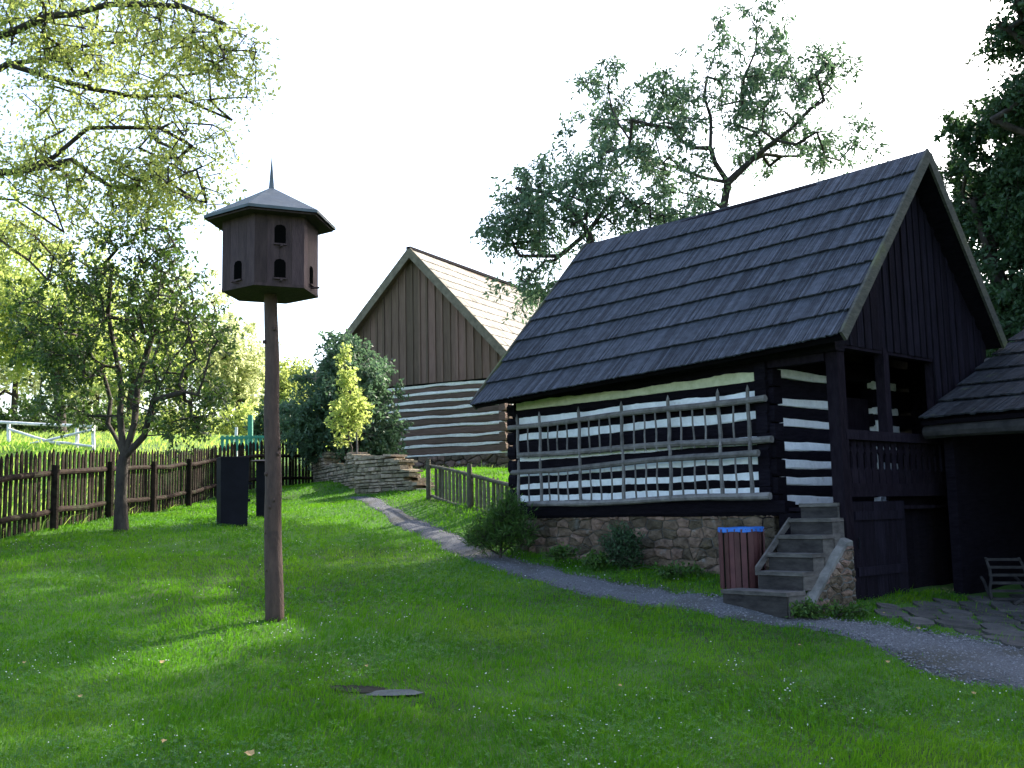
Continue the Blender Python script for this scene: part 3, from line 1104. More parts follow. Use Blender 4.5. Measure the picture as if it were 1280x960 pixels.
ring = g_ + lo_
mb.add(ring + [p - U * .03 for p in ring], [(0, 1, 2, 3, 4), (9, 8, 7, 6, 5)] + [(k, 5 + k, 5 + (k + 1) % 5, (k + 1) % 5) for k in range(5)])
mb.build('gable_wall', blackwood, shed)
# log side wall end with pale bands, right
mb, mc = MB(), MB()
for k in range(9):
    z = .55 + k * .235
    mb.beam(H(sa + .75, -3.3, z), H(bw_a, -3.3, z), .19, .15, U, 8, .006)
    mc.beam(H(sa + .8, -3.29, z + .118), H(bw_a - .1, -3.29, z + .118), .06, .1, U, 14, .008, rounded=.1)
mb.build('side_wall', barnlog, shed)
mc.build('lime_chinking', lime, shed)
for bpos in (-4.9,):
    mb = MB()
    mb.pole(H(sa + .15, bpos, 0), H(sa + .15, bpos, sz_ - .1), .09)
    mb.build('shed_post', greypole, shed)

# paving in front of / in the shed
pvp = [(1085, 762), (1165, 752), (1300, 742), (1400, 760), (1330, 830), (1235, 806), (1170, 786)]
PPt = [ground_at(*p) for p in pvp[:2]] + [ground_at(p[0], p[1]) for p in pvp[2:]]
poly = [(p.x, p.y) for p in PPt]


def inpoly(x, y, poly):
    c = False
    j = len(poly) - 1
    for i in range(len(poly)):
        xi, yi = poly[i]
        xj, yj = poly[j]
        if (yi > y) != (yj > y) and x < (xj - xi) * (y - yi) / (yj - yi) + xi: c = not c
        j = i
    return c


x0_, x1_ = min(p[0] for p in poly), max(p[0] for p in poly)
y0_, y1_ = min(p[1] for p in poly), max(p[1] for p in poly)
mb = MB()
y = y0_
while y < y1_:
    x = x0_ + random.uniform(0, .2)
    hh = random.uniform(.22, .38)
    while x < x1_:
        ww = random.uniform(.25, .55)
        if inpoly(x + ww / 2, y + hh / 2, poly):
            m_ = 10
            cx, cy = x + ww / 2, y + hh / 2
            ring = []
            for k in range(m_):
                t = 2 * pi * k / m_
                sx = abs(cos(t)) ** .6 * (1 if cos(t) > 0 else -1) * ww * .48
                sy = abs(sin(t)) ** .6 * (1 if sin(t) > 0 else -1) * hh * .48
                f_ = random.uniform(.86, 1.04)
                ring.append((cx + sx * f_, cy + sy * f_))
            zo = random.uniform(.012, .035)
            g0 = terr(np.array([p[0] for p in ring]), np.array([p[1] for p in ring]))
            zt_ = float(g0.mean()) + zo
            vs = [V((p[0], p[1], zt_ - .1)) for p in ring] + [V((p[0], p[1], gz + zo)) for p, gz in zip(ring, g0)]
            mb.add(vs, [(k, (k + 1) % m_, m_ + (k + 1) % m_, m_ + k) for k in range(m_)] + [tuple(range(m_, 2 * m_))])
        x += ww
    y += hh
mb.build('stone_paving', paving, None, kind='structure')

# slatted hay sledge under the shed
g0 = ground_at(1252, 757)
ledge = empty('slatted_rack', (g0.x, g0.y, tz(g0.x, g0.y)), 'grey slatted wooden carrying rack leaning in the dark shed', 'rack')
Yk = g0.y + .1
A0, A1 = at(1232, 697, Yk + .25), at(1241, 752, Yk)
B0, B1 = at(1273, 697, Yk + .25), at(1296, 752, Yk)
mb = MB(); mb.pole(A1, A0, .018, .018, bend=.03); mb.build('side_rail', eavewood, ledge)  # rack in darker wood, the shed's shade put into its colour
mb = MB(); mb.pole(B1, B0, .018, .018, bend=.03); mb.build('side_rail', eavewood, ledge)
for k in range(6):
    t = .06 + k * .18
    p, q = A1.lerp(A0, t), B1.lerp(B0, t)
    mb = MB()
    mb.obox((p + q) / 2 + V((0, -.02, 0)), (q - p) / 2 * 1.02, V((0, .010, 0)), V((0, 0, .016)))
    mb.build('slat', eavewood, ledge)
mb = MB()
mb.pole(A1 + V((0, 0, .02)), A1 + V((.1, .5, .25)), .02)
mb.pole(B1 + V((0, 0, .02)), B1 + V((0, .5, .25)), .02)
mb.pole(A1.lerp(B1, .3) + V((0, -.2, -.02)), B1 + V((0, -.1, .12)), .025)
mb.build('leg', eavewood, ledge)

# ------------------------------------------------------------------ waste bin
bc = H(-.42, t_ + .0, 0)
pb = at(929, 725, 12.25)
bz = tz(pb.x, pb.y)
wb = empty('litter_bin', (pb.x, pb.y, bz), 'maroon ribbed litter bin with a blue bag rim, left of the plank steps', 'bin')
hb = (at(929, 661, 12.25).z - bz)
Rb = .205
nsl = 20
mb = MB()
ang0 = YAW
ring = []
for k in range(nsl):
    # rounded square
    t = 2 * pi * k / nsl
    cx, sx = cos(t), sin(t)
    rr = Rb / (abs(cx) ** 6 + abs(sx) ** 6) ** (1 / 6)
    d = V((cos(t + ang0 + .1), sin(t + ang0 + .1), 0))
    tdir = V((-d.y, d.x, 0))
    c = V((pb.x, pb.y, bz + hb / 2)) + d * rr
    mb.obox(c, tdir * .030, d * .009, V((0, 0, hb / 2)))
    ring.append((d, rr))
mb.build('slats', maroon, wb)
mb = MB()
vs = []
for (d, rr) in ring: vs.append(V((pb.x, pb.y, bz + .02)) + d * (rr - .015))
for (d, rr) in ring: vs.append(V((pb.x, pb.y, bz + hb - .05)) + d * (rr - .015))
mb.add(vs, [(k, (k + 1) % nsl, nsl + (k + 1) % nsl, nsl + k) for k in range(nsl)] + [tuple(reversed(range(nsl)))])
mb.build('liner', shadowliner, wb)
mb = MB()
vs = []
for k, (d, rr) in enumerate(ring): vs.append(V((pb.x, pb.y, bz + hb - .025 - .012 * sin(k * .9) ** 2)) + d * (rr + .016))
for k, (d, rr) in enumerate(ring): vs.append(V((pb.x, pb.y, bz + hb + .020 + .004 * sin(k * 1.1))) + d * (rr + .010))
for k, (d, rr) in enumerate(ring): vs.append(V((pb.x, pb.y, bz + hb + .010)) + d * (rr - .025))
for k, (d, rr) in enumerate(ring): vs.append(V((pb.x, pb.y, bz + hb - .12)) + d * (rr - .06))
fs = []
for l in range(3):
    fs += [(l * nsl + k, l * nsl + (k + 1) % nsl, (l + 1) * nsl + (k + 1) % nsl, (l + 1) * nsl + k) for k in range(nsl)]
fs.append(tuple(3 * nsl + k for k in range(nsl)))
mb.add(vs, fs)
mb.build('bin_bag', bluebag, wb, smooth=True)

# ------------------------------------------------------------------ dovecote
DY = 11.0
db = ground_at(343, 776)
DY = db.y
dc = empty('dovecote', (db.x, db.y, tz(db.x, db.y)), 'brown hexagonal dovecote on a tall wooden pole standing in the lawn', 'dovecote')
ptop = at(338.5, 366, DY)
mb = MB()
n_ = 26
pts = [V((db.x, db.y, tz(db.x, db.y) - .1)).lerp(ptop + V((0, 0, .12)), i / n_) + V((.006 * sin(i * .7), .005 * cos(i), 0)) for i in range(n_ + 1)]
mb.tube(pts, [.098 - .030 * i / n_ for i in range(n_ + 1)], 16, wob=.02)
for k in range(9):
    z = random.uniform(.2, 3.0)
    t = random.uniform(-2.6, -.4)
    q = V((db.x, db.y, 0)).lerp(V((ptop.x, ptop.y, 0)), z / 3.4)
    q.z = tz(db.x, db.y) + z
    mb.obox(q + V((cos(t), sin(t), 0)) * .085, V((cos(t), sin(t), 0)) * .012, V((-sin(t), cos(t), 0)) * .012, V((0, 0, .018)))
mb.build('pole', polewood, dc, smooth=True)
zb0 = at(337, 365, DY).z
zb1 = at(337, 273, DY).z
ze_ = at(336, 277, DY).z
zap = at(337, 234, DY).z
zsp = at(337, 197, DY).z
cx, cy = ptop.x, ptop.y
R6 = .505
angs = [radians(a) for a in (24, -36, -96, -156, 144, 84)]
hexp = lambda R, z: [V((cx + R * cos(a), cy + R * sin(a), z)) for a in angs]
# hexagon wall boards
mb = MB()
for i in range(6):
    P0, P1 = hexp(R6, zb0)[i], hexp(R6, zb0)[(i + 1) % 6]
    nrm = ((P0 + P1) / 2 - V((cx, cy, zb0))).normalized()
    nb = 4
    for k in range(nb):
        q0, q1 = P0.lerp(P1, k / nb + .002), P0.lerp(P1, (k + 1) / nb - .002)
        c = (q0 + q1) / 2 + V((0, 0, (zb1 - zb0) / 2 + .02))
        mb.obox(c - nrm * .012, (q1 - q0) / 2, nrm * (.012 + random.uniform(0, .002)), V((0, 0, (zb1 - zb0) / 2 + .02)))
body = mb.build('hexagon_wall', cotewood, dc)
mb = MB()
b0 = hexp(R6 + .004, zb0 - .03)
b1 = hexp(R6 + .004, zb0)
mb.add(b0 + b1, [(0, 1, 2, 3, 4, 5), (6, 7, 8, 9, 10, 11)] + [(k, (k + 1) % 6, 6 + (k + 1) % 6, 6 + k) for k in range(6)])
mb.build('floor_board', cotewood, dc)


def hole(face, s, zc):
    P0, P1 = hexp(R6, 0)[face], hexp(R6, 0)[(face + 1) % 6]
    nrm = ((P0 + P1) / 2 - V((cx, cy, 0))).normalized()
    ta = (P1 - P0).normalized()
    c = P0.lerp(P1, s)
    w2, h2 = .058, .10
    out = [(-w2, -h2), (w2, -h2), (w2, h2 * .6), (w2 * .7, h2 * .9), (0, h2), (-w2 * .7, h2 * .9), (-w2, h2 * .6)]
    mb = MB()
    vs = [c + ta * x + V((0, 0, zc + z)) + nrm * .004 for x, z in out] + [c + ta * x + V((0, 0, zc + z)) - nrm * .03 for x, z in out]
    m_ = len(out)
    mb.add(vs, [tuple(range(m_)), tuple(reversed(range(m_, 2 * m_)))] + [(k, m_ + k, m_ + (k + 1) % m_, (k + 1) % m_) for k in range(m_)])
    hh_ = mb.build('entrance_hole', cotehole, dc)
    mb = MB()
    mb.tube([c + V((0, 0, zc - h2 - .035)) - nrm * .01, c + V((0, 0, zc - h2 - .035)) + nrm * .09], .011, 6)
    mb.obox(c + V((0, 0, zc - h2 - .008)) + nrm * .012, ta * .065, nrm * .012, V((0, 0, .008)))
    mb.build('perch', cotewood, dc)


zh1, zh0 = at(348, 291, DY - .45).z, at(348, 334, DY - .45).z
hole(1, .49, zh1)
hole(1, .49, zh0)
hole(2, .50, zh0)
hole(0, .50, zh0)
hole(5, .5, zh0); hole(4, .5, zh1); hole(4, .5, zh0); hole(3, .5, zh0)
# roof
RR = .70
e0, e1 = hexp(RR, ze_ - .045), hexp(RR, ze_)
ap = V((cx, cy, zap))
for i in range(6):
    mb = MB()
    j = (i + 1) % 6
    A_, B_ = e1[i], e1[j]
    nrm = (B_ - A_).cross(ap - A_).normalized()
    if nrm.z < 0: nrm = -nrm
    mb.add([A_, B_, ap, A_ - V((0, 0, .03)), B_ - V((0, 0, .03)), ap - V((0, 0, .06))], [(0, 1, 2), (5, 4, 3), (0, 3, 4, 1), (1, 4, 5, 2), (2, 5, 3, 0)])
    mb.build('roof_panel', roofmetal, dc)
mb = MB()
s0h, s1h = hexp(RR - .03, ze_ - .05), hexp(RR - .03, ze_ - .032)
mb.add(s0h + s1h, [(0, 1, 2, 3, 4, 5), (6, 7, 8, 9, 10, 11)] + [(k, (k + 1) % 6, 6 + (k + 1) % 6, 6 + k) for k in range(6)])
mb.build('roof_soffit', cotewood, dc)
mb = MB()
mb.tube([ap - V((0, 0, .02)), ap + V((0, 0, .02)), V((cx, cy, zsp))], [.034, .028, .003], 6)
mb.build('roof_spike', roofmetal, dc)

# ------------------------------------------------------------------ black boxes by the fence


def blackbox(px, pyb, pyt, Y, w_, d_, rot, label, lid=.03, lh=.05):
    p = at(px, pyb, Y)
    zb_ = tz(p.x, p.y)
    ht = at(px, pyt, Y).z - zb_
    root = empty('black_container', (p.x, p.y, zb_), label, 'container', 'black upright containers by the picket fence')
    ax, ay = V((cos(rot), sin(rot), 0)), V((-sin(rot), cos(rot), 0))
    c = V((p.x, p.y, zb_))
    mb = MB()
    wb_ = .94
    mb.hexa([c - ax * w_ * wb_ - ay * d_ * wb_ + V((0, 0, -.05)), c + ax * w_ * wb_ - ay * d_ * wb_ + V((0, 0, -.05)), c + ax * w_ * wb_ + ay * d_ * wb_ + V((0, 0, -.05)), c - ax * w_ * wb_ + ay * d_ * wb_ + V((0, 0, -.05)),
             c - ax * w_ - ay * d_ + V((0, 0, ht)), c + ax * w_ - ay * d_ + V((0, 0, ht)), c + ax * w_ + ay * d_ + V((0, 0, ht)), c - ax * w_ + ay * d_ + V((0, 0, ht))])
    mb.build('body', blackplast, root)
    mb = MB()
    mb.hexa([c - ax * (w_ + lid) - ay * (d_ + lid) + V((0, 0, ht)), c + ax * (w_ + lid) - ay * (d_ + lid) + V((0, 0, ht)), c + ax * (w_ + lid) + ay * (d_ + lid) + V((0, 0, ht)), c - ax * (w_ + lid) + ay * (d_ + lid) + V((0, 0, ht)),
             c - ax * (w_) - ay * (d_) + V((0, 0, ht + lh)), c + ax * (w_) - ay * (d_) + V((0, 0, ht + lh)), c + ax * (w_) + ay * (d_) + V((0, 0, ht + lh)), c - ax * (w_) + ay * (d_) + V((0, 0, ht + lh))])
    mb.build('lid', blackplast, root)
    mb = MB()
    hx = c + ax * (w_ + .03) - ay * d_ * .4 + V((0, 0, ht * .62))
    mb.obox(hx, ax * .04, ay * .05, V((0, 0, .018)))
    mb.obox(hx + V((0, 0, -ht * .25)), ax * .02, ay * .04, V((0, 0, .02)))
    mb.build('handle', blackplast, root)
    return root


blackbox(290, 655, 573, 18.2, .235, .23, .42, 'black upright container nearer the camera, with side handle, left of the dovecote pole', .01, .02)
blackbox(333, 638, 577, 19.9, .17, .20, .1, 'black upright container with wide thin lid, half hidden behind the dovecote pole', .10, .03)


# ------------------------------------------------------------------ picket fences
def picket_fence(pts, root, spacing, ph, rails, ph_w=.062, wood=None, post_r=.065, posts=None, rail_r=.045, straight=False):
    """pts: list of ground points; pickets along; rails (z above ground)"""
    wood = wood or fencewood
    pts = [V(p) for p in pts]
    tot = 0
    n_p = 0
    for A_, B_ in zip(pts[:-1], pts[1:]):
        d = (B_ - A_)
        d.z = 0
        L = d.length
        d.normalize()
        nrm = V((d.y, -d.x, 0))
        if (EYE - A_).dot(nrm) < 0: nrm = -nrm
        k = 0
        x = spacing / 2
        while x < L:
            p = A_ + d * x
            z = tz(p.x, p.y)
            hh = ph + random.uniform(-.045, .03)
            if straight: z = tz(A_.x, A_.y) + (tz(B_.x, B_.y) - tz(A_.x, A_.y)) * x / L
            w2 = ph_w / 2 * random.uniform(.85, 1.15)
            mb = MB()
            ln = d * random.uniform(-.02, .02)
            b = V((p.x, p.y, z + .03)) - nrm * .035
            t_1 = b + V((0, 0, hh - .07)) + ln
            tk = nrm * .012
            vs = [b - d * w2 - tk, b + d * w2 - tk, b + d * w2 + tk, b - d * w2 + tk, t_1 - d * w2 - tk, t_1 + d * w2 - tk, t_1 + d * w2 + tk, t_1 - d * w2 + tk,
                  t_1 + V((0, 0, .07)) - tk, t_1 + V((0, 0, .07)) + tk]
            mb.add(vs, [(3, 2, 1, 0), (0, 1, 5, 4), (1, 2, 6, 5), (2, 3, 7, 6), (3, 0, 4, 7), (4, 5, 8), (6, 7, 9), (5, 6, 9, 8), (7, 4, 8, 9)])
            mb.build('picket', wood, root)
            n_p += 1
            x += spacing * random.uniform(.88, 1.12)
        for rz in rails:
            mb = MB()
            m_ = max(4, int(L / .8))
            q = []
            for i in range(m_ + 1):
                p = A_ + d * (L * i / m_)
                zz = tz(p.x, p.y)
                if straight: zz = tz(A_.x, A_.y) + (tz(B_.x, B_.y) - tz(A_.x, A_.y)) * i / m_
                q.append(V((p.x, p.y, zz + rz + random.uniform(-.015, .015))) + nrm * (.012 + rail_r * .6))
            mb.tube(q, [rail_r * random.uniform(.9, 1.1) for _ in q], 8, wob=.06)
            mb.build('rail', wood, root, smooth=False)
        np_ = max(1, int(round(L / 2.3)))
        for i in range(np_ + 1):
            p = A_ + d * (L * i / np_)
            z = tz(p.x, p.y)
            c = V((p.x, p.y, z)) + nrm * (.055 + rail_r)
            mb = MB()
            mb.tube([c + V((0, 0, -.2)), c + V((0, 0, .5)), c + V((0, 0, max(rails) + .12))], [post_r * 1.08, post_r, post_r * .93], 8, wob=.05)
            mb.build('post', wood, root)
    return n_p


f0, f1, f2 = gp(-60, 690, 14.6), gp(268, 625, 25.8), gp(388, 609, 30)
g1 = at(268, 620, 26.0)
pf0 = V((at(-30, 680, 15.0).x, 15.0, 0))
pf1 = V((at(268, 625, 25.8).x, 25.8, 0))
pf2 = V((at(388, 609, 30.0).x, 30.0, 0))
r_ = empty('picket_fence', (pf0.x, pf0.y, tz(pf0.x, pf0.y)), 'long weathered picket fence with log rails running up the left side of the lawn', 'fence')
picket_fence([pf0, pf1], r_, .158, 1.24, (.30, .92), .078)
r_ = empty('picket_fence', (pf1.x, pf1.y, tz(pf1.x, pf1.y)), 'short end stretch of picket fence behind the black containers and dovecote pole', 'fence')
picket_fence([pf1, pf2], r_, .17, 1.22, (.26, .86), .10)
pr0 = V((at(541, 616, 21.0).x, 21.0, 0))
pr1 = V((at(655, 632, 17.6).x, 17.6, 0))
r_ = empty('picket_fence', (pr0.x, pr0.y, tz(pr0.x, pr0.y)), 'low mossy picket fence between the dry stone wall and the black log house', 'fence')
picket_fence([pr0, pr1], r_, .17, .66, (.06, .66), .085, rail_r=.034, straight=True, wood=fencepale, post_r=.048)

# ------------------------------------------------------------------ dry stone wall (two stretches)
def drywall(root, A_, B_, h0, h1, th, seed, step=None):
    A_, B_ = V(A_), V(B_)
    d = B_ - A_
    d.z = 0
    L = d.length
    d.normalize()
    nrm = V((d.y, -d.x, 0))
    if (EYE - A_).dot(nrm) < 0: nrm = -nrm
    base = V((A_.x, A_.y, 0))
    zg_ = lambda x: tz(*(base + d * x)[:2])
    ht = (lambda x: zg_(x) + (step(x / L) if step else h0 + (h1 - h0) * x / L))
    mb = MB()
    stones(mb, base + nrm * 0, d, L, zg_, ht, nrm, (.05, .12), (.12, .42), depth=th / 2, prot=.06, seed=seed, gap=.006)
    stones(mb, base - nrm * th, d, L, zg_, ht, -nrm, (.05, .12), (.12, .42), depth=th / 2, prot=.05, seed=seed + 1, gap=.004)
    # ends
    zg0 = zg_(0)
    stones(mb, base - nrm * th, nrm, th, lambda x: zg0, lambda x: ht(0), -d, (.035, .085), (.10, .3), depth=.1, prot=.04, seed=seed + 2, gap=.004)
    stones(mb, base + d * L - nrm * th, nrm, th, lambda x: zg_(L), lambda x: ht(L), d, (.035, .085), (.10, .3), depth=.1, prot=.04, seed=seed + 3, gap=.004)
    # cap stones
    x = 0
    rr = random.Random(seed)
    while x < L:
        ww = rr.uniform(.15, .4)
        z = ht(x + ww / 2)
        c = base + d * (x + ww / 2) - nrm * th / 2 + V((0, 0, z + .0))
        mb.obox(c, d * ww * .48 + V((0, 0, rr.uniform(-.01, .01))), nrm * (th / 2 + rr.uniform(.0, .04)), V((0, 0, rr.uniform(.02, .035))), rr.random())
        x += ww
    mb.build('stonework', sandstone, root)
    return ht


wA = at(444, 606, 24.6)
wB = at(541, 614, 22.6)
r_ = empty('dry_stone_wall', (wA.x, wA.y, tz(wA.x, wA.y)), 'tan dry stone wall stepping down to the right, in front of the barn', 'wall')
drywall(r_, wA, wB, .8, .1, .45, 5, step=lambda s: .84 if s < .46 else max(.03, .84 - (s - .46) * 2.3 + .06 * sin(s * 50)))
r_ = empty('dry_stone_wall', (wA.x, wA.y + 1, tz(wA.x, wA.y)), 'tan dry stone wall end seen receding behind the sapling, left of the stepped wall', 'wall')
wC = at(392, 597, 29.5)
wD = at(442, 603, 25.2)
drywall(r_, wC, wD, .75, .7, .4, 11, step=lambda s: .82 if s < .33 else (.45 if s < .85 else .80))

# ------------------------------------------------------------------ barn
BYAW, BX, BY_ = .507, -3.063, 32.0
BU = V((sin(BYAW), cos(BYAW), 0))
BV = V((cos(BYAW), -sin(BYAW), 0))
BHW, BZR, BZE, BZB = 3.22, 9.66, 6.10, 3.366
BL = 11.0
Bq = lambda a, b, z: V((BX, BY_, 0)) + BV * a + BU * b + V((0, 0, z))
barn = empty('barn', Bq(0, 5, 3), 'brown barn with boarded gable, white banded log wall and pale sunlit roof', 'barn')
bA = near_ray(Bq(3.515, 0, BZE), 633, 441)
bAl = near_ray(Bq(-3.515, 0, BZE), 391, 474)
bB = near_ray(Bq(0, 0, BZR), 512, 312)
bC = near_ray(Bq(0, BL, BZR), 700, 382)
bC = bB + BU * BL + V((0, 0, .0))
bD = bA + BU * BL
bDl = bAl + BU * BL
mb = MB()
slab(mb, bA, bB, bC, bD, .06)
slab(mb, bAl, bB - V((0, 0, .012)), bC - V((0, 0, .012)), bDl, .06)
mb.build('roof_deck', barnboard, barn)
mb = MB()
roof_slope(mb, bA, bB, bC, bD, 11, 110, lift=.032, thick=.014)
mb.build('shingle_roof', paleshingle, barn, label='pale sunlit shingle slope')
mb = MB()
roof_slope(mb, bAl, bB, bC, bDl, 11, 60, lift=.05)
mb.build('shingle_roof', paleshingle, barn, label='far shingle slope')
verge(barn, bA, bB, -BU, barnverge, .24, .04, .06)
verge(barn, bAl, bB, -BU, barnverge, .24, .04, .06)
mb = MB()
mb.obox((bB + bC) / 2 + V((0, 0, .06)) - BV * .05, (bC - bB) / 2, BV * .08, V((0, 0, .045)))
mb.build('ridge_board', darkboard, barn)
# gable boards
zgb = planeb = None


def bplane(px, py, b):
    d = ray(px, py)
    p0 = V((BX, BY_, 0)) + BU * b
    t = (p0 - EYE).dot(BU) / d.dot(BU)
    p = EYE + d * t
    return (p - p0).dot(BV), p.z


zgb = bplane(560, 477, .3)[1]
mb = MB()
bAa, bBa, bLa = (bA - V((BX, BY_, 0))).dot(BV), (bB - V((BX, BY_, 0))).dot(BV), (bAl - V((BX, BY_, 0))).dot(BV)
brz = lambda a: (bB.z + (bA.z - bB.z) * (a - bBa) / (bAa - bBa) if a > bBa else bB.z + (bAl.z - bB.z) * (bBa - a) / (bBa - bLa)) - .10
a = -BHW - .1
while a < BHW + .1:
    ww = .27
    a0, a1 = a + .004, min(a + ww - .004, BHW + .15)
    t0, t1 = brz(a0), brz(a1)
    if max(t0, t1) > zgb + .05:
        t0, t1 = max(t0, zgb + .02), max(t1, zgb + .02)
        yo = random.uniform(-.008, .008)
        mb.hexa([Bq(a0, .24 + yo, zgb), Bq(a1, .24 + yo, zgb), Bq(a1, .27 + yo, zgb), Bq(a0, .27 + yo, zgb), Bq(a0, .24 + yo, t0), Bq(a1, .24 + yo, t1), Bq(a1, .27 + yo, t1), Bq(a0, .27 + yo, t0)])
    m0, m1 = a - .035, a + .035
    t0 = min(brz(m0), brz(m1))
    if t0 > zgb + .1:
        mb.hexa([Bq(m0, .20, zgb), Bq(m1, .20, zgb), Bq(m1, .235, zgb), Bq(m0, .235, zgb), Bq(m0, .20, t0), Bq(m1, .20, t0), Bq(m1, .235, t0), Bq(m0, .235, t0)])
    a += ww
mb.build('gable_boarding', barnboard, barn)
# backing and far gable
mb = MB()
vs = [Bq(-BHW, .285, zgb), Bq(BHW, .285, zgb), Bq(bBa, .285, brz(bBa) - .1), Bq(-BHW, BL - .4, zgb), Bq(BHW, BL - .4, zgb), Bq(bBa, BL - .4, brz(bBa) - .1)]
mb.add(vs, [(0, 1, 2), (5, 4, 3), (0, 3, 4, 1)])
mb.build('gable_backing', darkboard, barn)
bpx = [478, 489.5, 501, 514, 530, 544, 557.5, 570.5, 580]
# pixel heights of white bands at x=600
zlist = sorted(bplane(600, 300 + v_ / 2.825, .3)[1] for v_ in (500, 527, 556, 583, 614, 647, 685, 718))
z_base = bplane(600, 300 + 752 / 2.825, .3)[1]
mb, mc = MB(), MB()
lo = z_base
NB_ = -BU
allz = zlist + [zgb]
for i, zz in enumerate(allz):
    hi = zz - .04
    if hi - lo > .05:
        mb.beam(Bq(-BHW, .3, (lo + hi) / 2), Bq(BHW, .3, (lo + hi) / 2), hi - lo + .02, .25, NB_, 20, .008)
        mb.beam(Bq(BHW, .3, (lo + hi) / 2), Bq(BHW, BL - .3, (lo + hi) / 2), hi - lo + .02, .25, BV, 20, .008)
        mb.beam(Bq(-BHW, .3, (lo + hi) / 2), Bq(-BHW, BL - .3, (lo + hi) / 2), hi - lo + .02, .25, -BV, 8, .008)
    lo = zz + .04
    if i < len(zlist):
        mc.beam(Bq(-BHW + .2, .285, zz), Bq(BHW - .15, .285, zz), .08, .15, NB_, 50, .010, rounded=.1, wave=.010)
        mc.beam(Bq(BHW + .015, .5, zz), Bq(BHW + .015, BL - .5, zz), .10, .15, BV, 40, .012, rounded=.1)
for k in range(9):
    z = z_base + .15 + k * .29
    mb.beam(Bq(BHW - .02, .12, z), Bq(BHW - .02, .4, z), .25, .22, BV, 3, .012)
mb.build('log_wall', barnlog, barn)
mc.build('lime_chinking', limewarm, barn)
mb = MB()
rubble(mb, Bq(-BHW - .02, .27, 0), BV, 2 * BHW + .1, 2.2, z_base - .03, NB_, .4, .22, 21, gap=.015)
rubble(mb, Bq(BHW + .05, .27, 0), BU, BL - .6, 2.2, z_base - .03, BV, .4, .22, 22, gap=.015)
fb = mb.build('stone_foundation', stone, barn)
mb = MB()
mb.obox(Bq(0, BL / 2, (z_base + 1.6) / 2), BV * BHW, BU * (BL / 2 - .32), V((0, 0, (z_base - 1.6) / 2)))
mb.build('mortar_core', mortar, fb)
mc = MB()
mc.beam(Bq(-BHW + .05, .25, z_base), Bq(BHW, .25, z_base), .06, .1, NB_, 50, .012, rounded=.1)
mc.build('lime_chinking', limewarm, barn, label='white line above the barn foundation')

# ------------------------------------------------------------------ trees


def basis(D):
    D = D / (np.linalg.norm(D, axis=1, keepdims=True) + 1e-9)
    ref = np.where(np.abs(D[:, 2:3]) < .9, np.array([[0, 0, 1.]]), np.array([[1., 0, 0]]))
    A_ = np.cross(D, ref)
    A_ /= np.linalg.norm(A_, axis=1, keepdims=True) + 1e-9
    return D, A_, np.cross(D, A_)


def leaves_mesh(name, P, D, size, m, parent, rs, aspect=.5, twig=None, **kw):
    """one folded rhombic leaf per point: 4 verts 2 tris around a midrib"""
    n = len(P)
    if n == 0: return
    D, A_, B_ = basis(D)
    ph = rs.uniform(0, 2 * pi, n)[:, None]
    S_ = A_ * np.cos(ph) + B_ * np.sin(ph)
    N_ = np.cross(D, S_)
    L = size * rs.uniform(.65, 1.25, n)[:, None]
    wv = L * aspect * .5
    fold = N_ * wv * .35
    v0 = P
    v1 = P + D * L * .45 + S_ * wv + fold
    v2 = P + D * L - N_ * L * .12
    v3 = P + D * L * .45 - S_ * wv + fold
    vv = np.stack([v0, v1, v2, v3], 1).reshape(-1, 3)
    i = np.arange(n) * 4
    ff = np.stack([i, i + 1, i + 2, i, i + 2, i + 3], 1).ravel()
    rn = np.repeat(rs.rand(n), 2)
    nl = 2 * n
    if twig is not None:
        ff = np.concatenate([ff, twig[1].ravel() + len(vv)])
        vv = np.concatenate([vv, twig[0]])
        rn = np.concatenate([rn, np.full(len(twig[1]), .5)])
    o = npmesh(name, vv, ff, np.full(len(ff) // 3, 3), m, parent, rnd=rn, **kw)
    if twig is not None:
        o.data.materials.append(twig[2])
        mi = np.zeros(len(ff) // 3, 'i')
        mi[nl:] = 1
        o.data.polygons.foreach_set('material_index', mi)
    return o


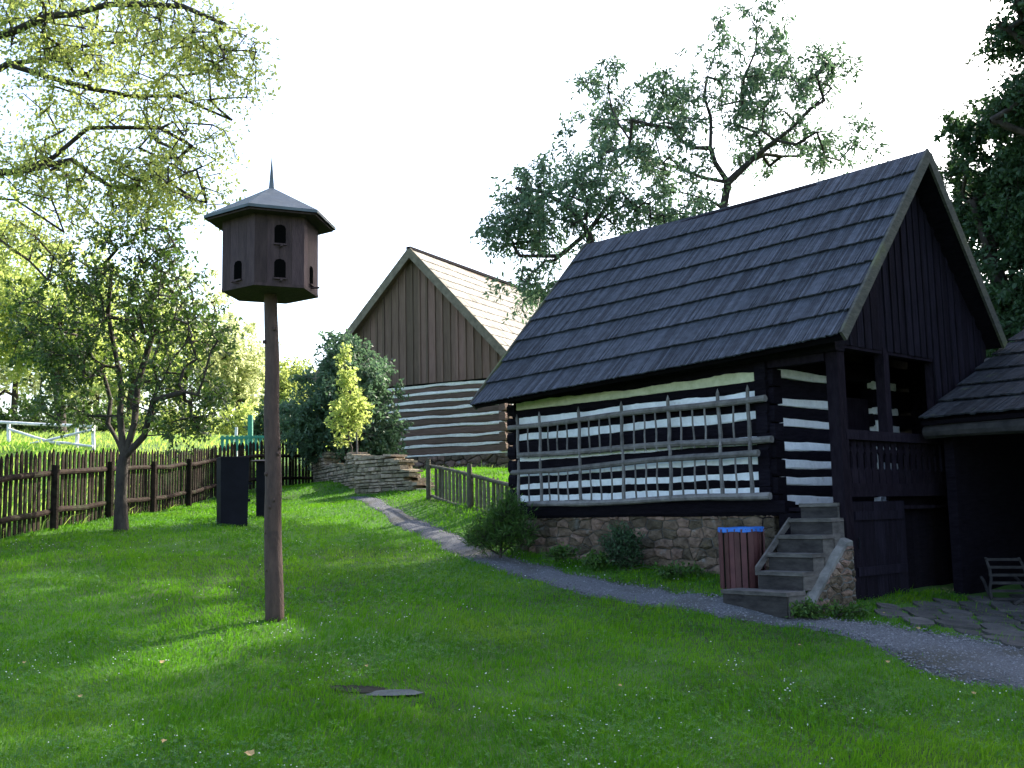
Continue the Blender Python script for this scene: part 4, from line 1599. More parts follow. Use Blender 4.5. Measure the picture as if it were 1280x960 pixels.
def tree(name, label, cat, base, limbs, lobes, n_attr, lpa, leaf, spray, lmat, r0=None, group=None, seed=1,
         droop=.3, minr=.006, step=.45, aspect=.5, hollow=.0, flat=1.0, bmat=None, rexp=2.4):
    """base: ground point; limbs: list of polylines (first starts at base);
    lobes: (centre, (rx,ry,rz), weight); each attractor carries a leaf spray"""
    rs = np.random.RandomState(seed)
    base = V(base)
    root = empty(name, tuple(base), label, cat, group)
    pos, par = [np.array(base) - np.array([0, 0, .2])], [-1]

    def addline(i, q, st):
        p = pos[i]
        q = np.array(q, float)
        d = np.linalg.norm(q - p)
        k = max(1, int(d / st))
        last = i
        bow = rs.randn(3) * d * .05
        for s in range(1, k + 1):
            t = s / k
            pt = p + (q - p) * t + bow * sin(pi * t) + (rs.randn(3) * st * .07 if s < k else 0)
            pos.append(pt)
            par.append(last)
            last = len(pos) - 1
        return last

    for ln in limbs:
        P0 = np.array(ln[0], float)
        i = int(np.argmin([np.linalg.norm(p - P0) for p in pos]))
        for q in ln[1:] if np.linalg.norm(pos[i] - P0) < .6 else ln:
            i = addline(i, q, step)
    ninit = len(pos)
    wts = np.array([l[2] for l in lobes], float)
    wts /= wts.sum()
    att = []
    for _ in range(n_attr):
        c, r, _w = lobes[rs.choice(len(lobes), p=wts)]
        d = rs.randn(3)
        d /= np.linalg.norm(d)
        rad = (hollow + (1 - hollow) * rs.rand()) ** (1 / 2.2)
        att.append(np.array(c) + d * rad * np.array(r))
    att = np.array(att)
    P = np.array(pos[:ninit])
    dist = np.array([np.min(np.linalg.norm(P - a, axis=1)) for a in att])
    depth_cost = {}
    ends = []
    arr = np.array(pos)
    for k in np.argsort(dist):
        a = att[k]
        d = np.linalg.norm(arr - a, axis=1) + np.maximum(0, arr[:, 2] - a[2]) * .6
        d[:3] += 2
        i = int(np.argmin(d))
        n0 = len(pos)
        e = addline(i, a, step)
        arr = np.vstack([arr, np.array(pos[n0:])])
        ends.append((e, i))
    n = len(pos)
    cnt = np.zeros(n)
    haschild = np.zeros(n, bool)
    for i in range(1, n): haschild[par[i]] = True
    cnt[~haschild] = 1
    for i in range(n - 1, 0, -1): cnt[par[i]] += cnt[i]
    rad = minr * cnt ** (1 / rexp)
    if r0:
        k = np.argmin(np.abs(np.array([p[2] for p in pos[:8]]) - base.z - 1.0))
        sc = r0 / rad[k]
        rad = np.where(rad > minr * 1.5, rad * sc, np.maximum(rad * min(sc, 1.3), minr))
    # woody mesh
    mb_v, mb_f = [], []
    pos_a = np.array(pos)
    for i in range(1, n):
        p, q = pos_a[par[i]], pos_a[i]
        rp, rq = rad[par[i]] if cnt[par[i]] < cnt[i] * 2.2 else rad[i] * 1.15, rad[i]
        if par[i] == 0: rp = rad[i] * 1.45
        d = q - p
        L = np.linalg.norm(d)
        if L < 1e-6: continue
        d /= L
        ref = np.array([0, 0, 1.]) if abs(d[2]) < .9 else np.array([1., 0, 0])
        A_ = np.cross(d, ref)
        A_ /= np.linalg.norm(A_)
        B_ = np.cross(d, A_)
        ns = 9 if rq > .06 else (6 if rq > .02 else 4)
        b = len(mb_v)
        ext = d * rq * .35
        for t in range(ns):
            c_, s_ = cos(2 * pi * t / ns), sin(2 * pi * t / ns)
            mb_v.append(p - ext + (A_ * c_ + B_ * s_) * rp)
        for t in range(ns):
            c_, s_ = cos(2 * pi * t / ns), sin(2 * pi * t / ns)
            mb_v.append(q + (A_ * c_ + B_ * s_) * rq)
        for t in range(ns):
            t2 = (t + 1) % ns
            mb_f.append((b + t, b + t2, b + ns + t2, b + ns + t))
    ff = np.array(mb_f)
    npmesh('trunk', np.array(mb_v), ff.ravel(), np.full(len(ff), 4), bmat or bark, root, smooth=True)
    # leaf sprays: twigs radiating from each end
    Pl, Dl = [], []
    tw_v, tw_f = [], []
    for e, i in ends:
        c = pos_a[e]
        od = c - pos_a[par[e]]
        od /= np.linalg.norm(od) + 1e-9
        nt_ = rs.randint(4, 8)
        per = max(3, int(lpa * rs.uniform(.5, 1.5) / nt_))
        for _ in range(nt_):
            td = od * .7 + rs.randn(3) * .75
            td[2] *= flat
            td[2] -= droop * rs.rand()
            td /= np.linalg.norm(td)
            Lt = spray * rs.uniform(.5, 1.2)
            t = rs.uniform(.15, 1.05, per)[:, None]
            sag = np.array([[0, 0, -1.]]) * droop * Lt * t ** 2 * .5
            pts = c + td * Lt * t + sag + rs.randn(per, 3) * spray * .10
            dd = td[None] * .5 + rs.randn(per, 3) * .7
            dd[:, 2] -= droop * .8
            Pl.append(pts)
            Dl.append(dd)
            b = len(tw_v)
            s_ = np.cross(td, [0, 0, 1.])
            s_ /= np.linalg.norm(s_) + 1e-9
            e2 = c + td * Lt * .95 + np.array([0, 0, -1]) * droop * Lt * .45
            tw_v += [c + s_ * .004, c - s_ * .004, c + np.array([0, 0, .006]), e2]
            tw_f += [(b, b + 1, b + 3), (b + 1, b + 2, b + 3), (b + 2, b, b + 3)]
    ff = np.array(tw_f)
    leaves_mesh('crown', np.concatenate(Pl), np.concatenate(Dl), leaf, lmat, root, rs, aspect, twig=(np.array(tw_v), ff, bmat or bark))
    return root


def lobe(px, py, Y, rpx, rpy, ry, w=1.0):
    c = at(px, py, Y)
    k = Y / F * 1.02
    return (tuple(c), (rpx * k, ry, rpy * k), w)


# tree behind the house (two trunks)
TY = 24.0
bp = at(900, 560, TY)
tb = (bp.x, bp.y, tz(bp.x, bp.y))
A = lambda px, py, Y=TY: tuple(at(px, py, Y))
tree('broadleaf_tree', 'tall airy tree with forked trunk rising behind the house ridge', 'tree', tb,
     [[tb, A(902, 400), A(904, 262), A(910, 228)],
      [A(910, 228), A(888, 185), A(880, 120), A(895, 60, 23.5)],
      [A(904, 225), A(940, 200), A(990, 160, 23.5), A(1040, 110, 23)],
      [A(888, 185), A(840, 160, 23), A(790, 150, 22.5), A(730, 150, 22)],
      [A(904, 235), A(850, 210, 25), A(790, 195, 25.5)],
      [A(940, 200), A(1000, 195, 25), A(1070, 180, 25.5)],
      [A(903, 255), A(850, 240, 23), A(800, 250, 22.5)]],
     [lobe(925, 55, TY, 60, 35, 1.8, .8), lobe(850, 120, TY, 75, 45, 2.2, 1.5), lobe(760, 130, TY, 50, 45, 1.8, 1.0),
      lobe(960, 110, TY, 75, 55, 2.0, 1.4), lobe(1035, 85, TY, 40, 30, 1.4, .4), lobe(1050, 180, TY, 50, 32, 1.5, .7),
      lobe(820, 190, TY, 80, 40, 2.0, 1.5), lobe(740, 200, TY, 60, 45, 1.8, 1.0), lobe(960, 170, TY, 60, 35, 2.0, .9), lobe(850, 245, TY, 60, 25, 1.5, .5)],
     340, 48, .15, .40, leaf_blue, r0=.095, seed=3, droop=.6, aspect=.36, group='trees behind the log house')
bp = at(738, 500, 22.5)
tb = (bp.x, bp.y, tz(bp.x, bp.y))
B22 = lambda px, py, Y=22.5: tuple(at(px, py, Y))
tree('broadleaf_tree', 'lower spreading tree whose boughs hang left of the house ridge', 'tree', tb,
     [[tb, B22(738, 400), B22(745, 330), B22(735, 290)],
      [B22(735, 290), B22(715, 262), B22(680, 240), B22(645, 235)],
      [B22(738, 310), B22(700, 320), B22(650, 320)],
      [B22(740, 300), B22(765, 250), B22(790, 220)]],
     [lobe(655, 240, 22.5, 42, 35, 1.5, 1), lobe(630, 290, 22.5, 28, 25, 1.0, .5), lobe(690, 280, 22.5, 50, 50, 1.8, 1.3), lobe(665, 355, 22.5, 40, 30, 1.2, .6),
      lobe(745, 245, 22.5, 50, 45, 1.6, 1.1), lobe(800, 270, 22.5, 50, 25, 1.5, .7), lobe(850, 270, 22.5, 50, 18, 1.2, .4)],
     200, 50, .14, .40, leaf_blue, aspect=.36, r0=.085, seed=5, droop=.5, group='trees behind the log house')

# dark trees at the right edge
for (px, Y, hh, rx, sd_, lab) in ((1262, 21.0, 0, 0, 7, 'dense dark green tree filling the right edge beside the gable'),):
    bp = at(px, 600, Y)
    tb = (bp.x, bp.y, tz(bp.x, bp.y))
    Z = lambda px, py, Y=Y: tuple(at(px, py, Y))
    tree('broadleaf_tree', lab, 'tree', tb, [[tb, Z(1265, 400), Z(1270, 200), Z(1275, 50)], [Z(1265, 350), Z(1230, 300), Z(1215, 250)]],
         [lobe(1252, 390, Y, 52, 80, 2.0, 1.8), lobe(1254, 265, Y, 48, 75, 2.0, 1.9), lobe(1310, 200, Y, 50, 80, 2.2, 1.6), lobe(1340, 350, Y, 70, 120, 2.2, 1.5),
          lobe(1215, 165, Y, 26, 14, 1.0, .12), lobe(1195, 205, Y, 22, 22, 1.0, .10)],
         560, 110, .13, .42, leaf_dark, r0=.2, seed=sd_, droop=.25, group='trees at the right edge')
bp = at(1340, 600, 19.0)
tb = (bp.x, bp.y, tz(bp.x, bp.y))
Z = lambda px, py, Y=19.0: tuple(at(px, py, Y))
tree('broadleaf_tree', 'tall tree outside the right edge whose dark boughs hang into the upper right corner', 'tree', tb,
     [[tb, Z(1345, 300), Z(1350, 0), Z(1360, -300)], [Z(1345, 150), Z(1290, 60), Z(1250, 30)], [Z(1345, 200), Z(1290, 170), Z(1240, 150)], [Z(1350, 0), Z(1300, -80), Z(1250, -110)]],
     [lobe(1278, 22, 19, 36, 26, 1.5, .8), lobe(1272, 125, 19, 28, 26, 1.3, .6), lobe(1350, 80, 19, 50, 100, 2, 1.0), lobe(1370, -140, 19, 100, 90, 3.0, 2.2),
      lobe(1250, -120, 19, 80, 40, 2.0, .7), lobe(1410, 50, 19, 80, 120, 3.0, 1.5)],
     360, 100, .12, .45, leaf_dark, r0=.16, seed=9, droop=.3, group='trees at the right edge')

# unseen trees right of the frame, placed to shade the lawn
for i, (x, y, hh, rr) in enumerate(((14.0, 16.0, 13.5, 3.4), (17.5, 22.0, 18, 4.4), (15.6, 29.5, 27, 5.6), (19.5, 11.0, 13, 4.0), (23, 28, 22, 5))):
    z = tz(x, y)
    tb = (x, y, z)
    tree('broadleaf_tree', ['tree outside the frame nearest the shed', 'tall tree outside the frame behind the shed', 'very tall unseen tree added to shade the lawn, farthest back behind the shed',
                            'tree outside the frame far right', 'largest tree outside the frame at the back right'][i], 'tree', tb,
         [[tb, (x + .2, y, z + hh * .4), (x, y + .2, z + hh * .85)]],
         [((x, y, z + hh * .62), (rr, rr, hh * .30), 2), ((x, y, z + hh * .88), (rr * .6, rr * .6, hh * .14), .7)] if i != 2 else
         [((x - .5, y, z + hh * .82), (rr, rr, hh * .15), 2), ((x + .5, y + 1, z + hh * .93), (rr * .7, rr * .7, hh * .10), .7)],  # added tree: crown lifted out of view to keep sun off the lawn
         230, 100, .24, .80, leaf_dark, r0=.24, seed=30 + i, droop=.3, group='trees around the yard outside the frame')

# apple tree in front of the fence
AY = 17.2
ab = ground_at(152, 664)
AY = ab.y
tb = (ab.x, ab.y, tz(ab.x, ab.y))
Q = lambda px, py, Y=None: tuple(at(px, py, Y or AY))
tree('fruit_tree', 'dark fruit tree with several crooked stems standing before the picket fence', 'tree', tb,
     [[tb, Q(151, 620), Q(153, 580), Q(155, 572)],
      [Q(155, 575), Q(150, 520), Q(148, 460, AY + .3), Q(135, 390, AY + .5), Q(140, 330, AY + .4)],
      [Q(155, 575), Q(180, 545), Q(192, 500, AY - .3), Q(215, 450, AY - .5), Q(240, 420, AY - .7)],
      [Q(153, 578), Q(168, 530), Q(172, 480, AY + .4), Q(190, 420, AY + .6), Q(205, 350, AY + .7)],
      [Q(151, 560), Q(135, 530, AY + .5), Q(130, 470, AY + .8), Q(100, 420, AY + .9)],
      [Q(192, 500), Q(230, 490, AY - .5), Q(270, 450, AY - .8)]],
     [lobe(150, 400, AY, 80, 60, 1.3, 1.4), lobe(110, 340, AY, 50, 45, 1.0, .8), lobe(200, 340, AY, 55, 55, 1.1, 1.0), lobe(165, 285, AY, 65, 45, 1.0, 1.0),
      lobe(230, 400, AY, 45, 60, 1.0, .8), lobe(95, 450, AY, 45, 40, 1.0, .7), lobe(215, 480, AY, 60, 45, 1.1, .9), lobe(80, 500, AY, 45, 35, 1, .6), lobe(262, 500, AY, 32, 28, .8, .45), lobe(60, 430, AY, 35, 40, 1, .4), lobe(50, 390, AY, 35, 40, 1, .4), lobe(95, 515, AY, 30, 18, .8, .25), lobe(225, 530, AY, 45, 20, .8, .4), lobe(262, 430, AY, 30, 35, .8, .3)],
     410, 38, .080, .30, leaf_green, r0=.095, seed=12, droop=.2, aspect=.6, rexp=2.2)

# big tree overhanging upper left
LY = 15.5
bx_ = at(-190, 640, LY)
tb = (bx_.x, bx_.y, tz(bx_.x, bx_.y))
Q = lambda px, py, Y=LY: tuple(at(px, py, Y))
tree('broadleaf_tree', 'large tree outside the left edge arching yellow-green boughs over the upper left', 'tree', tb,
     [[tb, Q(-185, 400), Q(-180, 200), Q(-170, -50), Q(-150, -250)],
      [Q(-185, 300), Q(-80, 220), Q(20, 215), Q(90, 200), Q(140, 235)],
      [Q(-182, 220), Q(-80, 120), Q(10, 80), Q(90, 60), Q(170, 50)],
      [Q(-180, 150), Q(-60, 60, 14.5), Q(60, 20, 14), Q(180, 5, 13.5), Q(280, 30, 13.5)],
      [Q(-185, 330), Q(-80, 260), Q(20, 250), Q(80, 290)],
      [Q(20, 215), Q(110, 160), Q(200, 160), Q(270, 200)],
      [Q(10, 80), Q(110, 110), Q(220, 120), Q(290, 150)],
      [Q(-80, 260), Q(0, 300, 16.5), Q(60, 350, 16.5)]],
     [lobe(60, 30, LY - 1, 90, 50, 1.8, 1.2), lobe(200, 40, LY - 1.5, 90, 50, 1.6, 1.3), lobe(285, 70, LY - 1.5, 40, 45, 1.0, .5), lobe(120, 120, LY, 110, 45, 1.6, 1.0),
      lobe(230, 160, LY, 60, 60, 1.4, .8), lobe(40, 190, LY, 80, 60, 1.6, .7), lobe(180, 220, LY, 80, 40, 1.3, .7), lobe(30, 290, LY + 1, 70, 50, 1.4, .5), lobe(-130, 0, LY, 110, 150, 3, .4), lobe(110, 235, LY, 100, 40, 1.4, .8), lobe(250, 230, LY - 1, 45, 30, 1.2, .4), lobe(120, 30, LY, 120, 60, 2, 1.0),
      lobe(100, -100, LY - 1, 200, 70, 2.5, 1.3)],
     760, 34, .078, .40, leaf_yel, r0=.085, seed=15, droop=.35, rexp=2.5)

# sapling with stake
sb = at(441, 585, 25.6)
tb = (sb.x, sb.y, tz(sb.x, sb.y))
Q = lambda px, py, Y=25.6: tuple(at(px, py, Y))
tree('sapling', 'slim sapling with glowing yellow-green leaves standing by the dry stone wall', 'tree', tb,
     [[tb, Q(440, 560), Q(438, 500), Q(432, 460), Q(429, 432)]],
     [lobe(437, 520, 25.6, 25, 36, .45, 2.2), lobe(435, 480, 25.6, 10, 25, .25, .7), lobe(430, 445, 25.6, 5, 14, .12, .3)],
     120, 13, .095, .17, leaf_bright, r0=.02, seed=17, droop=.1, step=.2, aspect=.75, minr=.004)
mb = MB()
mb.pole((sb.x + .12, sb.y - .05, tz(sb.x, sb.y)), (sb.x + .10, sb.y - .05, tz(sb.x, sb.y) + 1.3), .022)
mb.build('wooden_stake', greypole, None, label='thin wooden stake beside the yellow-green sapling', cat='stake')

# elder bushes before the barn


def bush(name, label, px, pyb, Y, lobes, n, lpa, leaf, spray, m, seed, cat='bush', group=None, droop=.2, r0=.05, aspect=.5):
    b = at(px, pyb, Y)
    tb = (b.x, b.y, tz(b.x, b.y))
    c = lobes[0][0]
    rs = random.Random(seed)
    lb = []
    for l in lobes[:5]:
        p = np.array(l[0])
        mid = (np.array(tb) * .5 + p * .5)
        lb.append([tb, tuple(mid), tuple(p)])
    tree(name, label, cat, tb, lb, lobes, n, lpa, leaf, spray, m, r0=r0, group=group, seed=seed, aspect=aspect, droop=droop, step=.35 if r0 > .02 else .12, minr=.006 if r0 > .02 else .0022)


bush('elder_bush', 'large dark green bush covering the left corner of the barn', 430, 585, 28.6,
     [lobe(420, 500, 28.6, 50, 50, 1.2, 1.5), lobe(462, 500, 28.6, 34, 55, 1.2, 1.2), lobe(385, 530, 28.6, 30, 45, 1.1, 1.0), lobe(430, 445, 28.6, 30, 25, .8, .7), lobe(440, 550, 28.6, 55, 30, 1.2, 1.2), lobe(480, 545, 28.6, 20, 35, .8, .5)],
     330, 70, .13, .38, leaf_blue, 41)
# background wood on the hill behind the meadow
bgt = [(-20, 50, 340, 150, 115, 'yel'), (75, 46, 380, 130, 100, 'yel'), (165, 58, 400, 110, 95, 'yel'), (235, 62, 415, 95, 85, 'bright'), (298, 66, 450, 62, 62, 'bright'),
       (365, 60, 490, 45, 38, 'green'), (-110, 44, 330, 200, 120, 'green'), (120, 75, 470, 90, 80, 'bright'), (20, 70, 430, 120, 90, 'bright')]
labs = ['bright yellow-green tree at the far left beyond the white rails', 'mid green tree beyond the meadow behind the crossed rails', 'yellow-green tree beyond the meadow behind the fruit tree',
        'pale glowing tree beyond the fence, right of the fruit tree', 'pale low tree beyond the fence, just left of the dovecote pole', 'green tree behind the fence between pole and dark bush',
        'tall tree outside the left edge beyond the meadow', 'pale tree deep in the wood behind the fruit tree', 'pale tree deep in the wood at the far left']
for i, (px, Y, py, rpx, rpy) in enumerate([t[:5] for t in bgt]):
    rpx *= .62
    b = at(px, 560, Y)
    tb = (b.x, b.y, tz(b.x, b.y))
    m = {'yel': leaf_bright, 'green': leaf_yel, 'bright': leaf_pale}[bgt[i][5]]
    tree('far_tree', labs[i], 'tree', tb, [[tb, tuple(at(px, py + 40, Y)), tuple(at(px + 5, py - rpy * .6, Y))]],
         [lobe(px, py, Y, rpx, rpy, 3, 2), lobe(px - rpx * .5, py + rpy * .45, Y, rpx * .6, rpy * .5, 2.5, 1), lobe(px + rpx * .5, py + rpy * .4, Y, rpx * .6, rpy * .55, 2.5, 1)],
         170, 60, .26, .75, m, r0=.2, group='trees beyond the meadow', seed=60 + i, droop=.3, step=.9)
# low hedge under those trees
for i, (px, Y, rx, ry, m, lab) in enumerate(((20, 47, 60, 22, leaf_green, 'low bush under the far left trees'), (120, 52, 60, 22, leaf_green, 'low bush behind the fruit tree stems'), (215, 50, 50, 20, leaf_yel, 'low yellow bush beyond the fence right of the fruit tree'),
                                     (290, 54, 45, 20, leaf_bright, 'low pale bush behind the green post'), (350, 46, 40, 26, leaf_dark, 'low dark bush right of the dovecote pole'))):
    bush('bush', lab, px, 560, Y, [lobe(px, 528, Y, rx, ry, 1.5, 1), lobe(px + 20, 538, Y, rx * .8, ry, 1.5, 1)], 70, 60, .22, .6, m, 80 + i, group='bushes beyond the meadow')
# small plants at the foundation
bush('shrub', 'feathery green shrub at the left end of the stone foundation', 628, 690, 15.4,
     [lobe(622, 662, 15.4, 26, 28, .3, 1), lobe(645, 668, 15.4, 22, 24, .3, .8), lobe(600, 676, 15.4, 16, 14, .2, .5), lobe(632, 640, 15.4, 14, 20, .2, .3)], 190, 22, .10, .17, leaf_weed, 91, 'shrub', droop=-.5, r0=.006, aspect=.16)
bush('shrub', 'small dark shrub before the middle of the stone foundation', 776, 712, 13.8,
     [lobe(776, 682, 13.8, 20, 17, .22, 1), lobe(784, 696, 13.8, 18, 13, .2, .8)], 120, 22, .06, .13, leaf_dark, 92, 'shrub', droop=-.4, r0=.006, aspect=.35)
bush('creeper', 'low leafy plant at the foot of the stone foundation between the shrubs', 715, 705, 14.2,
     [lobe(700, 692, 14.3, 22, 7, .15, 1), lobe(745, 700, 13.9, 18, 6, .15, 1), lobe(850, 714, 13.0, 30, 6, .12, .8)], 90, 20, .05, .09, leaf_weed, 93, 'plant', droop=.0, r0=.003)
bush('weed', 'low weeds growing round the foot of the stone cheek wall', 1030, 766, 11.3,
     [lobe(1010, 762, 11.2, 26, 6, .1, 1), lobe(1060, 764, 11.4, 24, 6, .1, 1)], 60, 16, .05, .08, leaf_weed, 94, 'plant', droop=.0, r0=.003)

# ------------------------------------------------------------------ white rails, green posts beyond the fence
RY = 30.0
wr = empty('white_rail_fence', tuple(at(50, 560, RY)), 'sunlit white pole barrier with crossed braces in the meadow at the far left', 'fence')
for (p, q) in (((-40, 526), (118, 533)),):
    mb = MB(); mb.pole(at(*p, RY), at(*q, RY), .042); mb.build('top_rail', whitepaint, wr)
for (p, q) in (((10, 536), (75, 556)), ((20, 559), (116, 537)), ((-60, 540), (10, 559)), ((62, 552), (116, 558))):
    mb = MB(); mb.pole(at(*p, RY - .05), at(*q, RY - .05), .038); mb.build('brace', whitepaint, wr)
for px, y0, y1 in ((11, 530, 562), (96, 533, 558), (117, 531, 560)):
    mb = MB(); mb.pole(at(px, y1 + 3, RY + .05), at(px, y0, RY + .05), .055); mb.build('post', whitepaint, wr)
GY_ = 33.0
gr = empty('green_gate', tuple(at(305, 560, GY_)), 'low green slatted railing behind the corner of the picket fence', 'railing')
mb = MB(); mb.obox((at(275, 548, GY_) + at(335, 546, GY_)) / 2, (at(335, 546, GY_) - at(275, 548, GY_)) / 2, V((0, .03, 0)), V((0, 0, .04))); mb.build('rail', greenpaint, gr)
mb = MB(); mb.obox((at(275, 560, GY_) + at(335, 559, GY_)) / 2, (at(335, 559, GY_) - at(275, 560, GY_)) / 2, V((0, .03, 0)), V((0, 0, .04))); mb.build('rail', greenpaint, gr)
for k in range(10):
    px = 278 + k * 6
    mb = MB()
    mb.obox(at(px, 554, GY_), V((.045, 0, 0)), V((0, .015, 0)), V((0, 0, .24)))
    mb.build('slat', greenpaint, gr)
mb = MB()
p0, p1 = at(313, 575, 34), at(313, 519, 34)
mb.obox((p0 + p1) / 2, V((.07, 0, 0)), V((0, .07, 0)), (p1 - p0) / 2)
mb.build('green_post', greenpaint, None, label='tall green post rising behind the green railing', cat='post')
mb = MB()
mb.pole(at(295.5, 572, 34.5), at(295.5, 534, 34.5), .05)
mb.build('white_post', whitepaint, None, label='short white post left of the tall green post', cat='post')

# ------------------------------------------------------------------ slab in the lawn
sp = ground_at(492, 871)
zs_ = tz(sp.x, sp.y)
mb = MB()
ring = [(-.30, .0), (-.22, -.07), (.0, -.09), (.22, -.07), (.30, .02), (.22, .09), (-.05, .10), (-.24, .07)]
vs = [V((sp.x + x * .8, sp.y + y, zs_ + .01)) for x, y in ring] + [V((sp.x + x * .60, sp.y + y * .75, zs_ + .020 + y * .12)) for x, y in ring]
mb.add(vs, [(k, (k + 1) % 8, 8 + (k + 1) % 8, 8 + k) for k in range(8)] + [tuple(range(8, 16))])
mb.build('stone_slab', slabmat, None, label='flat grey stone slab sunk in the lawn', cat='slab')
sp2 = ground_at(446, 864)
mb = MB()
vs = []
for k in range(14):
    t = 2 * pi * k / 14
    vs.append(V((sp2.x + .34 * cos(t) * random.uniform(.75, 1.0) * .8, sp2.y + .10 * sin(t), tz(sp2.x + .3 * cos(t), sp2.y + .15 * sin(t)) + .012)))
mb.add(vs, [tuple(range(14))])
mb.build('slab_shadow_patch', shadowliner, None, kind='structure')  # dark patch painted in as the shadow strip beside the slab

# ------------------------------------------------------------------ grass
from numpy import hypot


def path_mask(x, y):
    """distance test to the path strip: True when on the path"""
    pl = np.concatenate([en2, ef2[::-1]])
    ok = np.zeros(len(x), bool)
    ja = RS.uniform(0, 2 * pi, len(x))
    jr = RS.exponential(.055, len(x))
    xx, yy = x + np.cos(ja) * jr, y + np.sin(ja) * jr
    x0, y0 = pl[:, 0], pl[:, 1]
    x1, y1 = np.roll(x0, -1), np.roll(y0, -1)
    for s in range(0, len(x), 20000):
        sl_ = slice(s, s + 20000)
        X, Y = xx[sl_, None], yy[sl_, None]
        c = ((y0[None] > Y) != (y1[None] > Y)) & (X < (x1 - x0)[None] * (Y - y0[None]) / ((y1 - y0)[None] + 1e-12) + x0[None])
        ok[sl_] = (c.sum(1) % 2) == 1
    return ok


def wob(x, y, s, seed):
    r = np.random.RandomState(seed)
    z = np.zeros_like(x)
    for k in range(7):
        a = r.uniform(0, 2 * pi)
        f_ = s * r.uniform(.6, 2.2)
        z += np.sin((x * cos(a) + y * sin(a)) * f_ + r.uniform(0, 6) + 1.5 * np.sin((x * sin(a) - y * cos(a)) * f_ * .7 + r.uniform(0, 6)))
    return z / 7


def scatter(n, r0, r1, half=.60, pw=.5):
    u = RS.rand(n)
    r = (r0 ** (1 - pw) + u * (r1 ** (1 - pw) - r0 ** (1 - pw))) ** (1 / (1 - pw))
    th = RS.uniform(-half, half, n)
    return r * np.sin(th), r * np.cos(th)


def excl(x, y):
    ok = ~path_mask(x, y)
    # house and shed footprints
    px_, py_ = x - O.x, y - O.y
    a = px_ * W_.x + py_ * W_.y
    b = px_ * U.x + py_ * U.y
    ok &= ~((a > -.02) & (a < 6) & (b > .0) & (b < L_))
    ok &= ~((a > sa + .3) & (b < 0) & (b > -5) & (a < 6))
    ok &= ~((np.abs(x - sp.x) < .25) & (np.abs(y - sp.y) < .09))
    ok &= ~(((x - sp2.x) / .24) ** 2 + ((y - sp2.y) / .07) ** 2 < 1)
    inp = np.array([inpoly(xx, yy, poly) if (x0_ < xx < x1_ and y0_ < yy < y1_) else False for xx, yy in zip(x, y)])
    ok &= ~(inp & (RS.rand(len(x)) < .9))
    return ok


def blades(name, n, r0, r1, h0, h1, w0, m, label, cat, half=.6, pw=.5, fn=None):
    x, y = scatter(n, r0, r1, half, pw)
    ok = excl(x, y)
    if fn is not None: ok &= fn(x, y)
    x, y = x[ok], y[ok]
    n = len(x)
    z = terr(x, y)
    r = np.hypot(x, y)
    cl = wob(x, y, 2.2, 4) * .45 + wob(x, y, 9., 5) * .75
    h = RS.uniform(h0, h1, n) * (1 + cl * .9) * RS.uniform(.7, 1.2, n)
    h = np.maximum(h, .015)
    wd = (w0 + .00042 * r) * RS.uniform(.7, 1.3, n)
    th = RS.uniform(0, 2 * pi, n)
    lean = np.abs(RS.randn(n)) * .85 * h
    # neighbours lean alike: a combed look in clumps
    base_dir = wob(x, y, 1.2, 9) * 4
    lth = base_dir + RS.randn(n) * 1.0
    dx, dy = np.cos(lth) * lean, np.sin(lth) * lean
    sx, sy = np.cos(th) * wd / 2, np.sin(th) * wd / 2
    P = np.zeros((n, 5, 3))
    P[:, 0] = np.stack([x - sx, y - sy, z - .005], 1)
    P[:, 1] = np.stack([x + sx, y + sy, z - .005], 1)
    P[:, 2] = np.stack([x + sx * .75 + dx * .35, y + sy * .75 + dy * .35, z + h * .6], 1)
    P[:, 3] = np.stack([x - sx * .75 + dx * .35, y - sy * .75 + dy * .35, z + h * .6], 1)
    P[:, 4] = np.stack([x + dx, y + dy, z + h * RS.uniform(.75, 1, n)], 1)
    i = np.arange(n) * 5
    fl = np.stack([i, i + 1, i + 2, i + 3, i + 3, i + 2, i + 4], 1).ravel()
    lp = np.tile([4, 3], n)
    rn = np.clip(.5 + wob(x, y, 1.0, 14) * .35 + wob(x, y, 4.0, 15) * .3 + wob(x, y, 13.0, 16) * .4 + RS.randn(n) * .2, 0, 1)
    npmesh(name, P.reshape(-1, 3), fl, lp, m, rnd=np.repeat(rn, 2), kind='stuff', label=label, cat=cat)


def tri_leaves(name, n, r0, r1, m, label, cat, size, fn=None):
    x, y = scatter(n, r0, r1)
    ok = excl(x, y)
    if fn is not None: ok &= fn(x, y)
    x, y = x[ok], y[ok]
    n = len(x)
    z = terr(x, y) + RS.uniform(.02, .05, n) * (1 + .4 * wob(x, y, 2.2, 4))
    r = np.hypot(x, y)
    s = size * RS.uniform(.7, 1.3, n) * (.85 + r * .03)
    parts = []
    rot = RS.uniform(0, 2 * pi, n)
    tilt = RS.randn(n, 2) * .35
    for k in range(3):
        a = rot + k * 2 * pi / 3
        for (rr, da) in ((0, 0), (.8, -.5), (1.0, 0), (.8, .5)):
            dx, dy = np.cos(a + da) * rr * s, np.sin(a + da) * rr * s
            parts.append(np.stack([x + dx, y + dy, z + dx * tilt[:, 0] + dy * tilt[:, 1] + rr * s * .15], 1))
    P = np.stack(parts, 1)
    i = np.arange(n)[:, None] * 12 + np.array([0, 1, 2, 3, 4, 5, 6, 7, 8, 9, 10, 11])[None]
    npmesh(name, P.reshape(-1, 3), i.ravel(), np.full(n * 3, 4), m, rnd=np.repeat(RS.rand(n), 3), kind='stuff', label=label, cat=cat)


yfence = lambda x, y: True


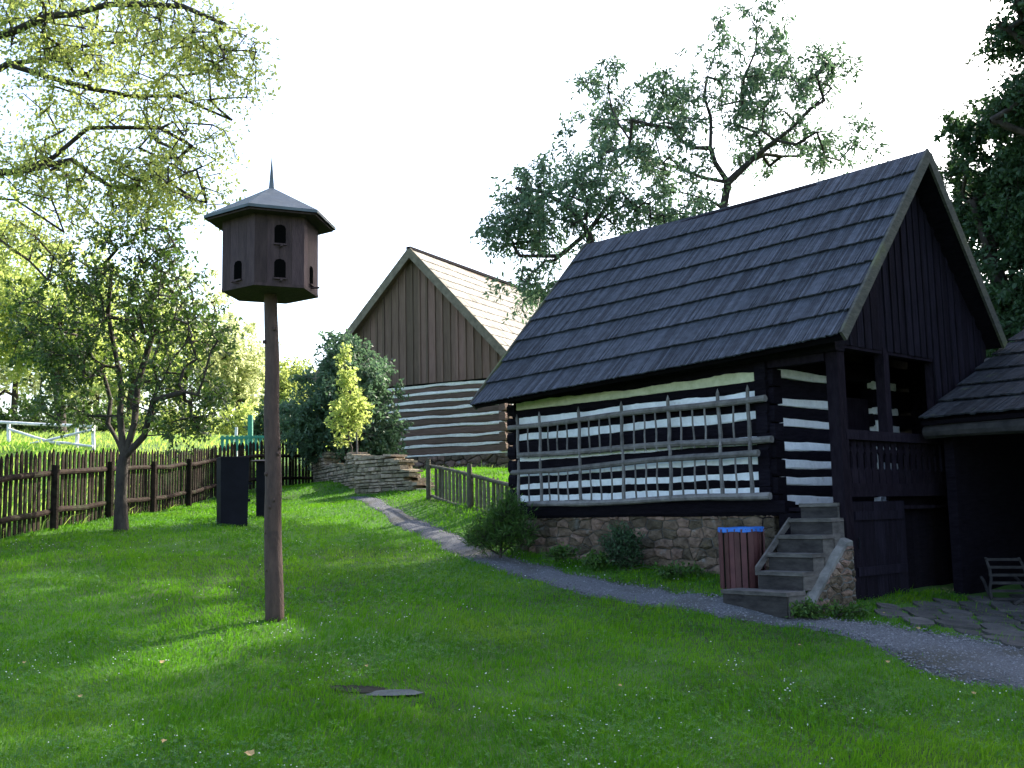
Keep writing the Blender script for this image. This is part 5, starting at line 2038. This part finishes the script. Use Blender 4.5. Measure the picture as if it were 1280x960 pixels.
def leftof(x, y):      # True inside the yard (right of the left fence)
    t = (y - pf0.y) / (pf1.y - pf0.y)
    fx = pf0.x + (pf1.x - pf0.x) * t
    return x > fx


blades('lawn_grass', 520000, 6.2, 34, .030, .062, .0028, bladem, 'short green lawn grass covering the yard', 'grass', half=.62)
blades('tall_grass', 60000, 6.2, 24, .055, .11, .0045, bladem, 'longer grass tufts in the lawn', 'grass', fn=lambda x, y: wob(x, y, 2.6, 33) + wob(x, y, .9, 34) * .6 > .22)
blades('meadow_grass', 60000, 15, 50, .10, .22, .012, meadowm, 'taller sunlit meadow grass beyond the picket fence', 'grass', fn=lambda x, y: (~leftof(x, y)) | (y > 30))
tri_leaves('clover_patch', 110000, 6.2, 24, cloverm, 'clover leaves mixed through the lawn', 'clover', .015, fn=lambda x, y: wob(x, y, 1.3, 21) + RS.randn(len(x)) * .25 > .05)
# white clover heads
n = 6500
x, y = scatter(n, 6.3, 22, .6, .2)
ok = excl(x, y) & ((wob(x, y, 1.6, 41) + wob(x, y, 5., 42) * .5 + RS.randn(n) * .16) > .26) & leftof(x, y)
x, y = x[ok], y[ok]
n = len(x)
z = terr(x, y) + RS.uniform(.045, .075, n)
sz = RS.uniform(.004, .0085, n)
vv = np.stack([x, y, z], 1)[:, None, :] + oct_[None] * sz[:, None, None]
fl = (np.arange(n)[:, None, None] * 6 + of[None]).ravel()
npmesh('clover_blossoms', vv.reshape(-1, 3), fl, np.full(n * 8, 3), petal, rnd=np.repeat(RS.rand(n), 8), kind='stuff',
       label='tiny white clover blossoms dotted over the lawn', cat='flowers')
# fallen leaves
fl_pts = [(312, 955, .05), (203, 838, .04), (100, 882, .03), (30, 838, .025), (458, 842, .025), (1148, 790, .035), (1110, 832, .03), (1218, 873, .03), (1000, 815, .02), (205, 940, .03), (1105, 770, .02), (775, 868, .025)]
txts = ['largest yellow leaf at the bottom edge below the dovecote pole', 'tan fallen leaf in the grass left of the pole foot', 'small tan leaf lying in the grass at the left', 'small brown leaf at the far left of the lawn',
        'small reddish leaf behind the sunk slab', 'pale leaf on the far edge of the gravel path', 'reddish leaf on the near edge of the gravel path', 'pale leaf at the grass edge under the gravel path, far right',
        'tiny orange leaf in the lawn before the steps', 'yellow blade-like leaf near the bottom left', 'tiny pale leaf before the dark lower door', 'small yellow leaf in the middle of the right lawn']
for (px, py, s), tx in zip(fl_pts, txts):
    g = ground_at(px, py)
    z = tz(g.x, g.y) + (.06 if py < 870 or px < 900 else .05)
    if px > 1080: z = tz(g.x, g.y) + .03
    s *= .75
    mb = MB()
    r0_ = random.uniform(0, 6)
    ring = []
    for k in range(10):
        t = 2 * pi * k / 10
        rr = s * (1 - .25 * (k % 2)) * (1.25 if k == 0 else 1)
        ring.append(V((g.x + rr * cos(t + r0_), g.y + rr * .8 * sin(t + r0_), z + .35 * s * abs(sin(t)) + rr * .3 * sin(t + r0_))))
    cen = V((g.x, g.y, z))
    mb.add([cen] + ring, [(0, 1 + k, 1 + (k + 1) % 10) for k in range(10)])
    mb.build('fallen_leaf', yleaf, None, label=tx, cat='leaf', group='fallen leaves on the lawn and path')
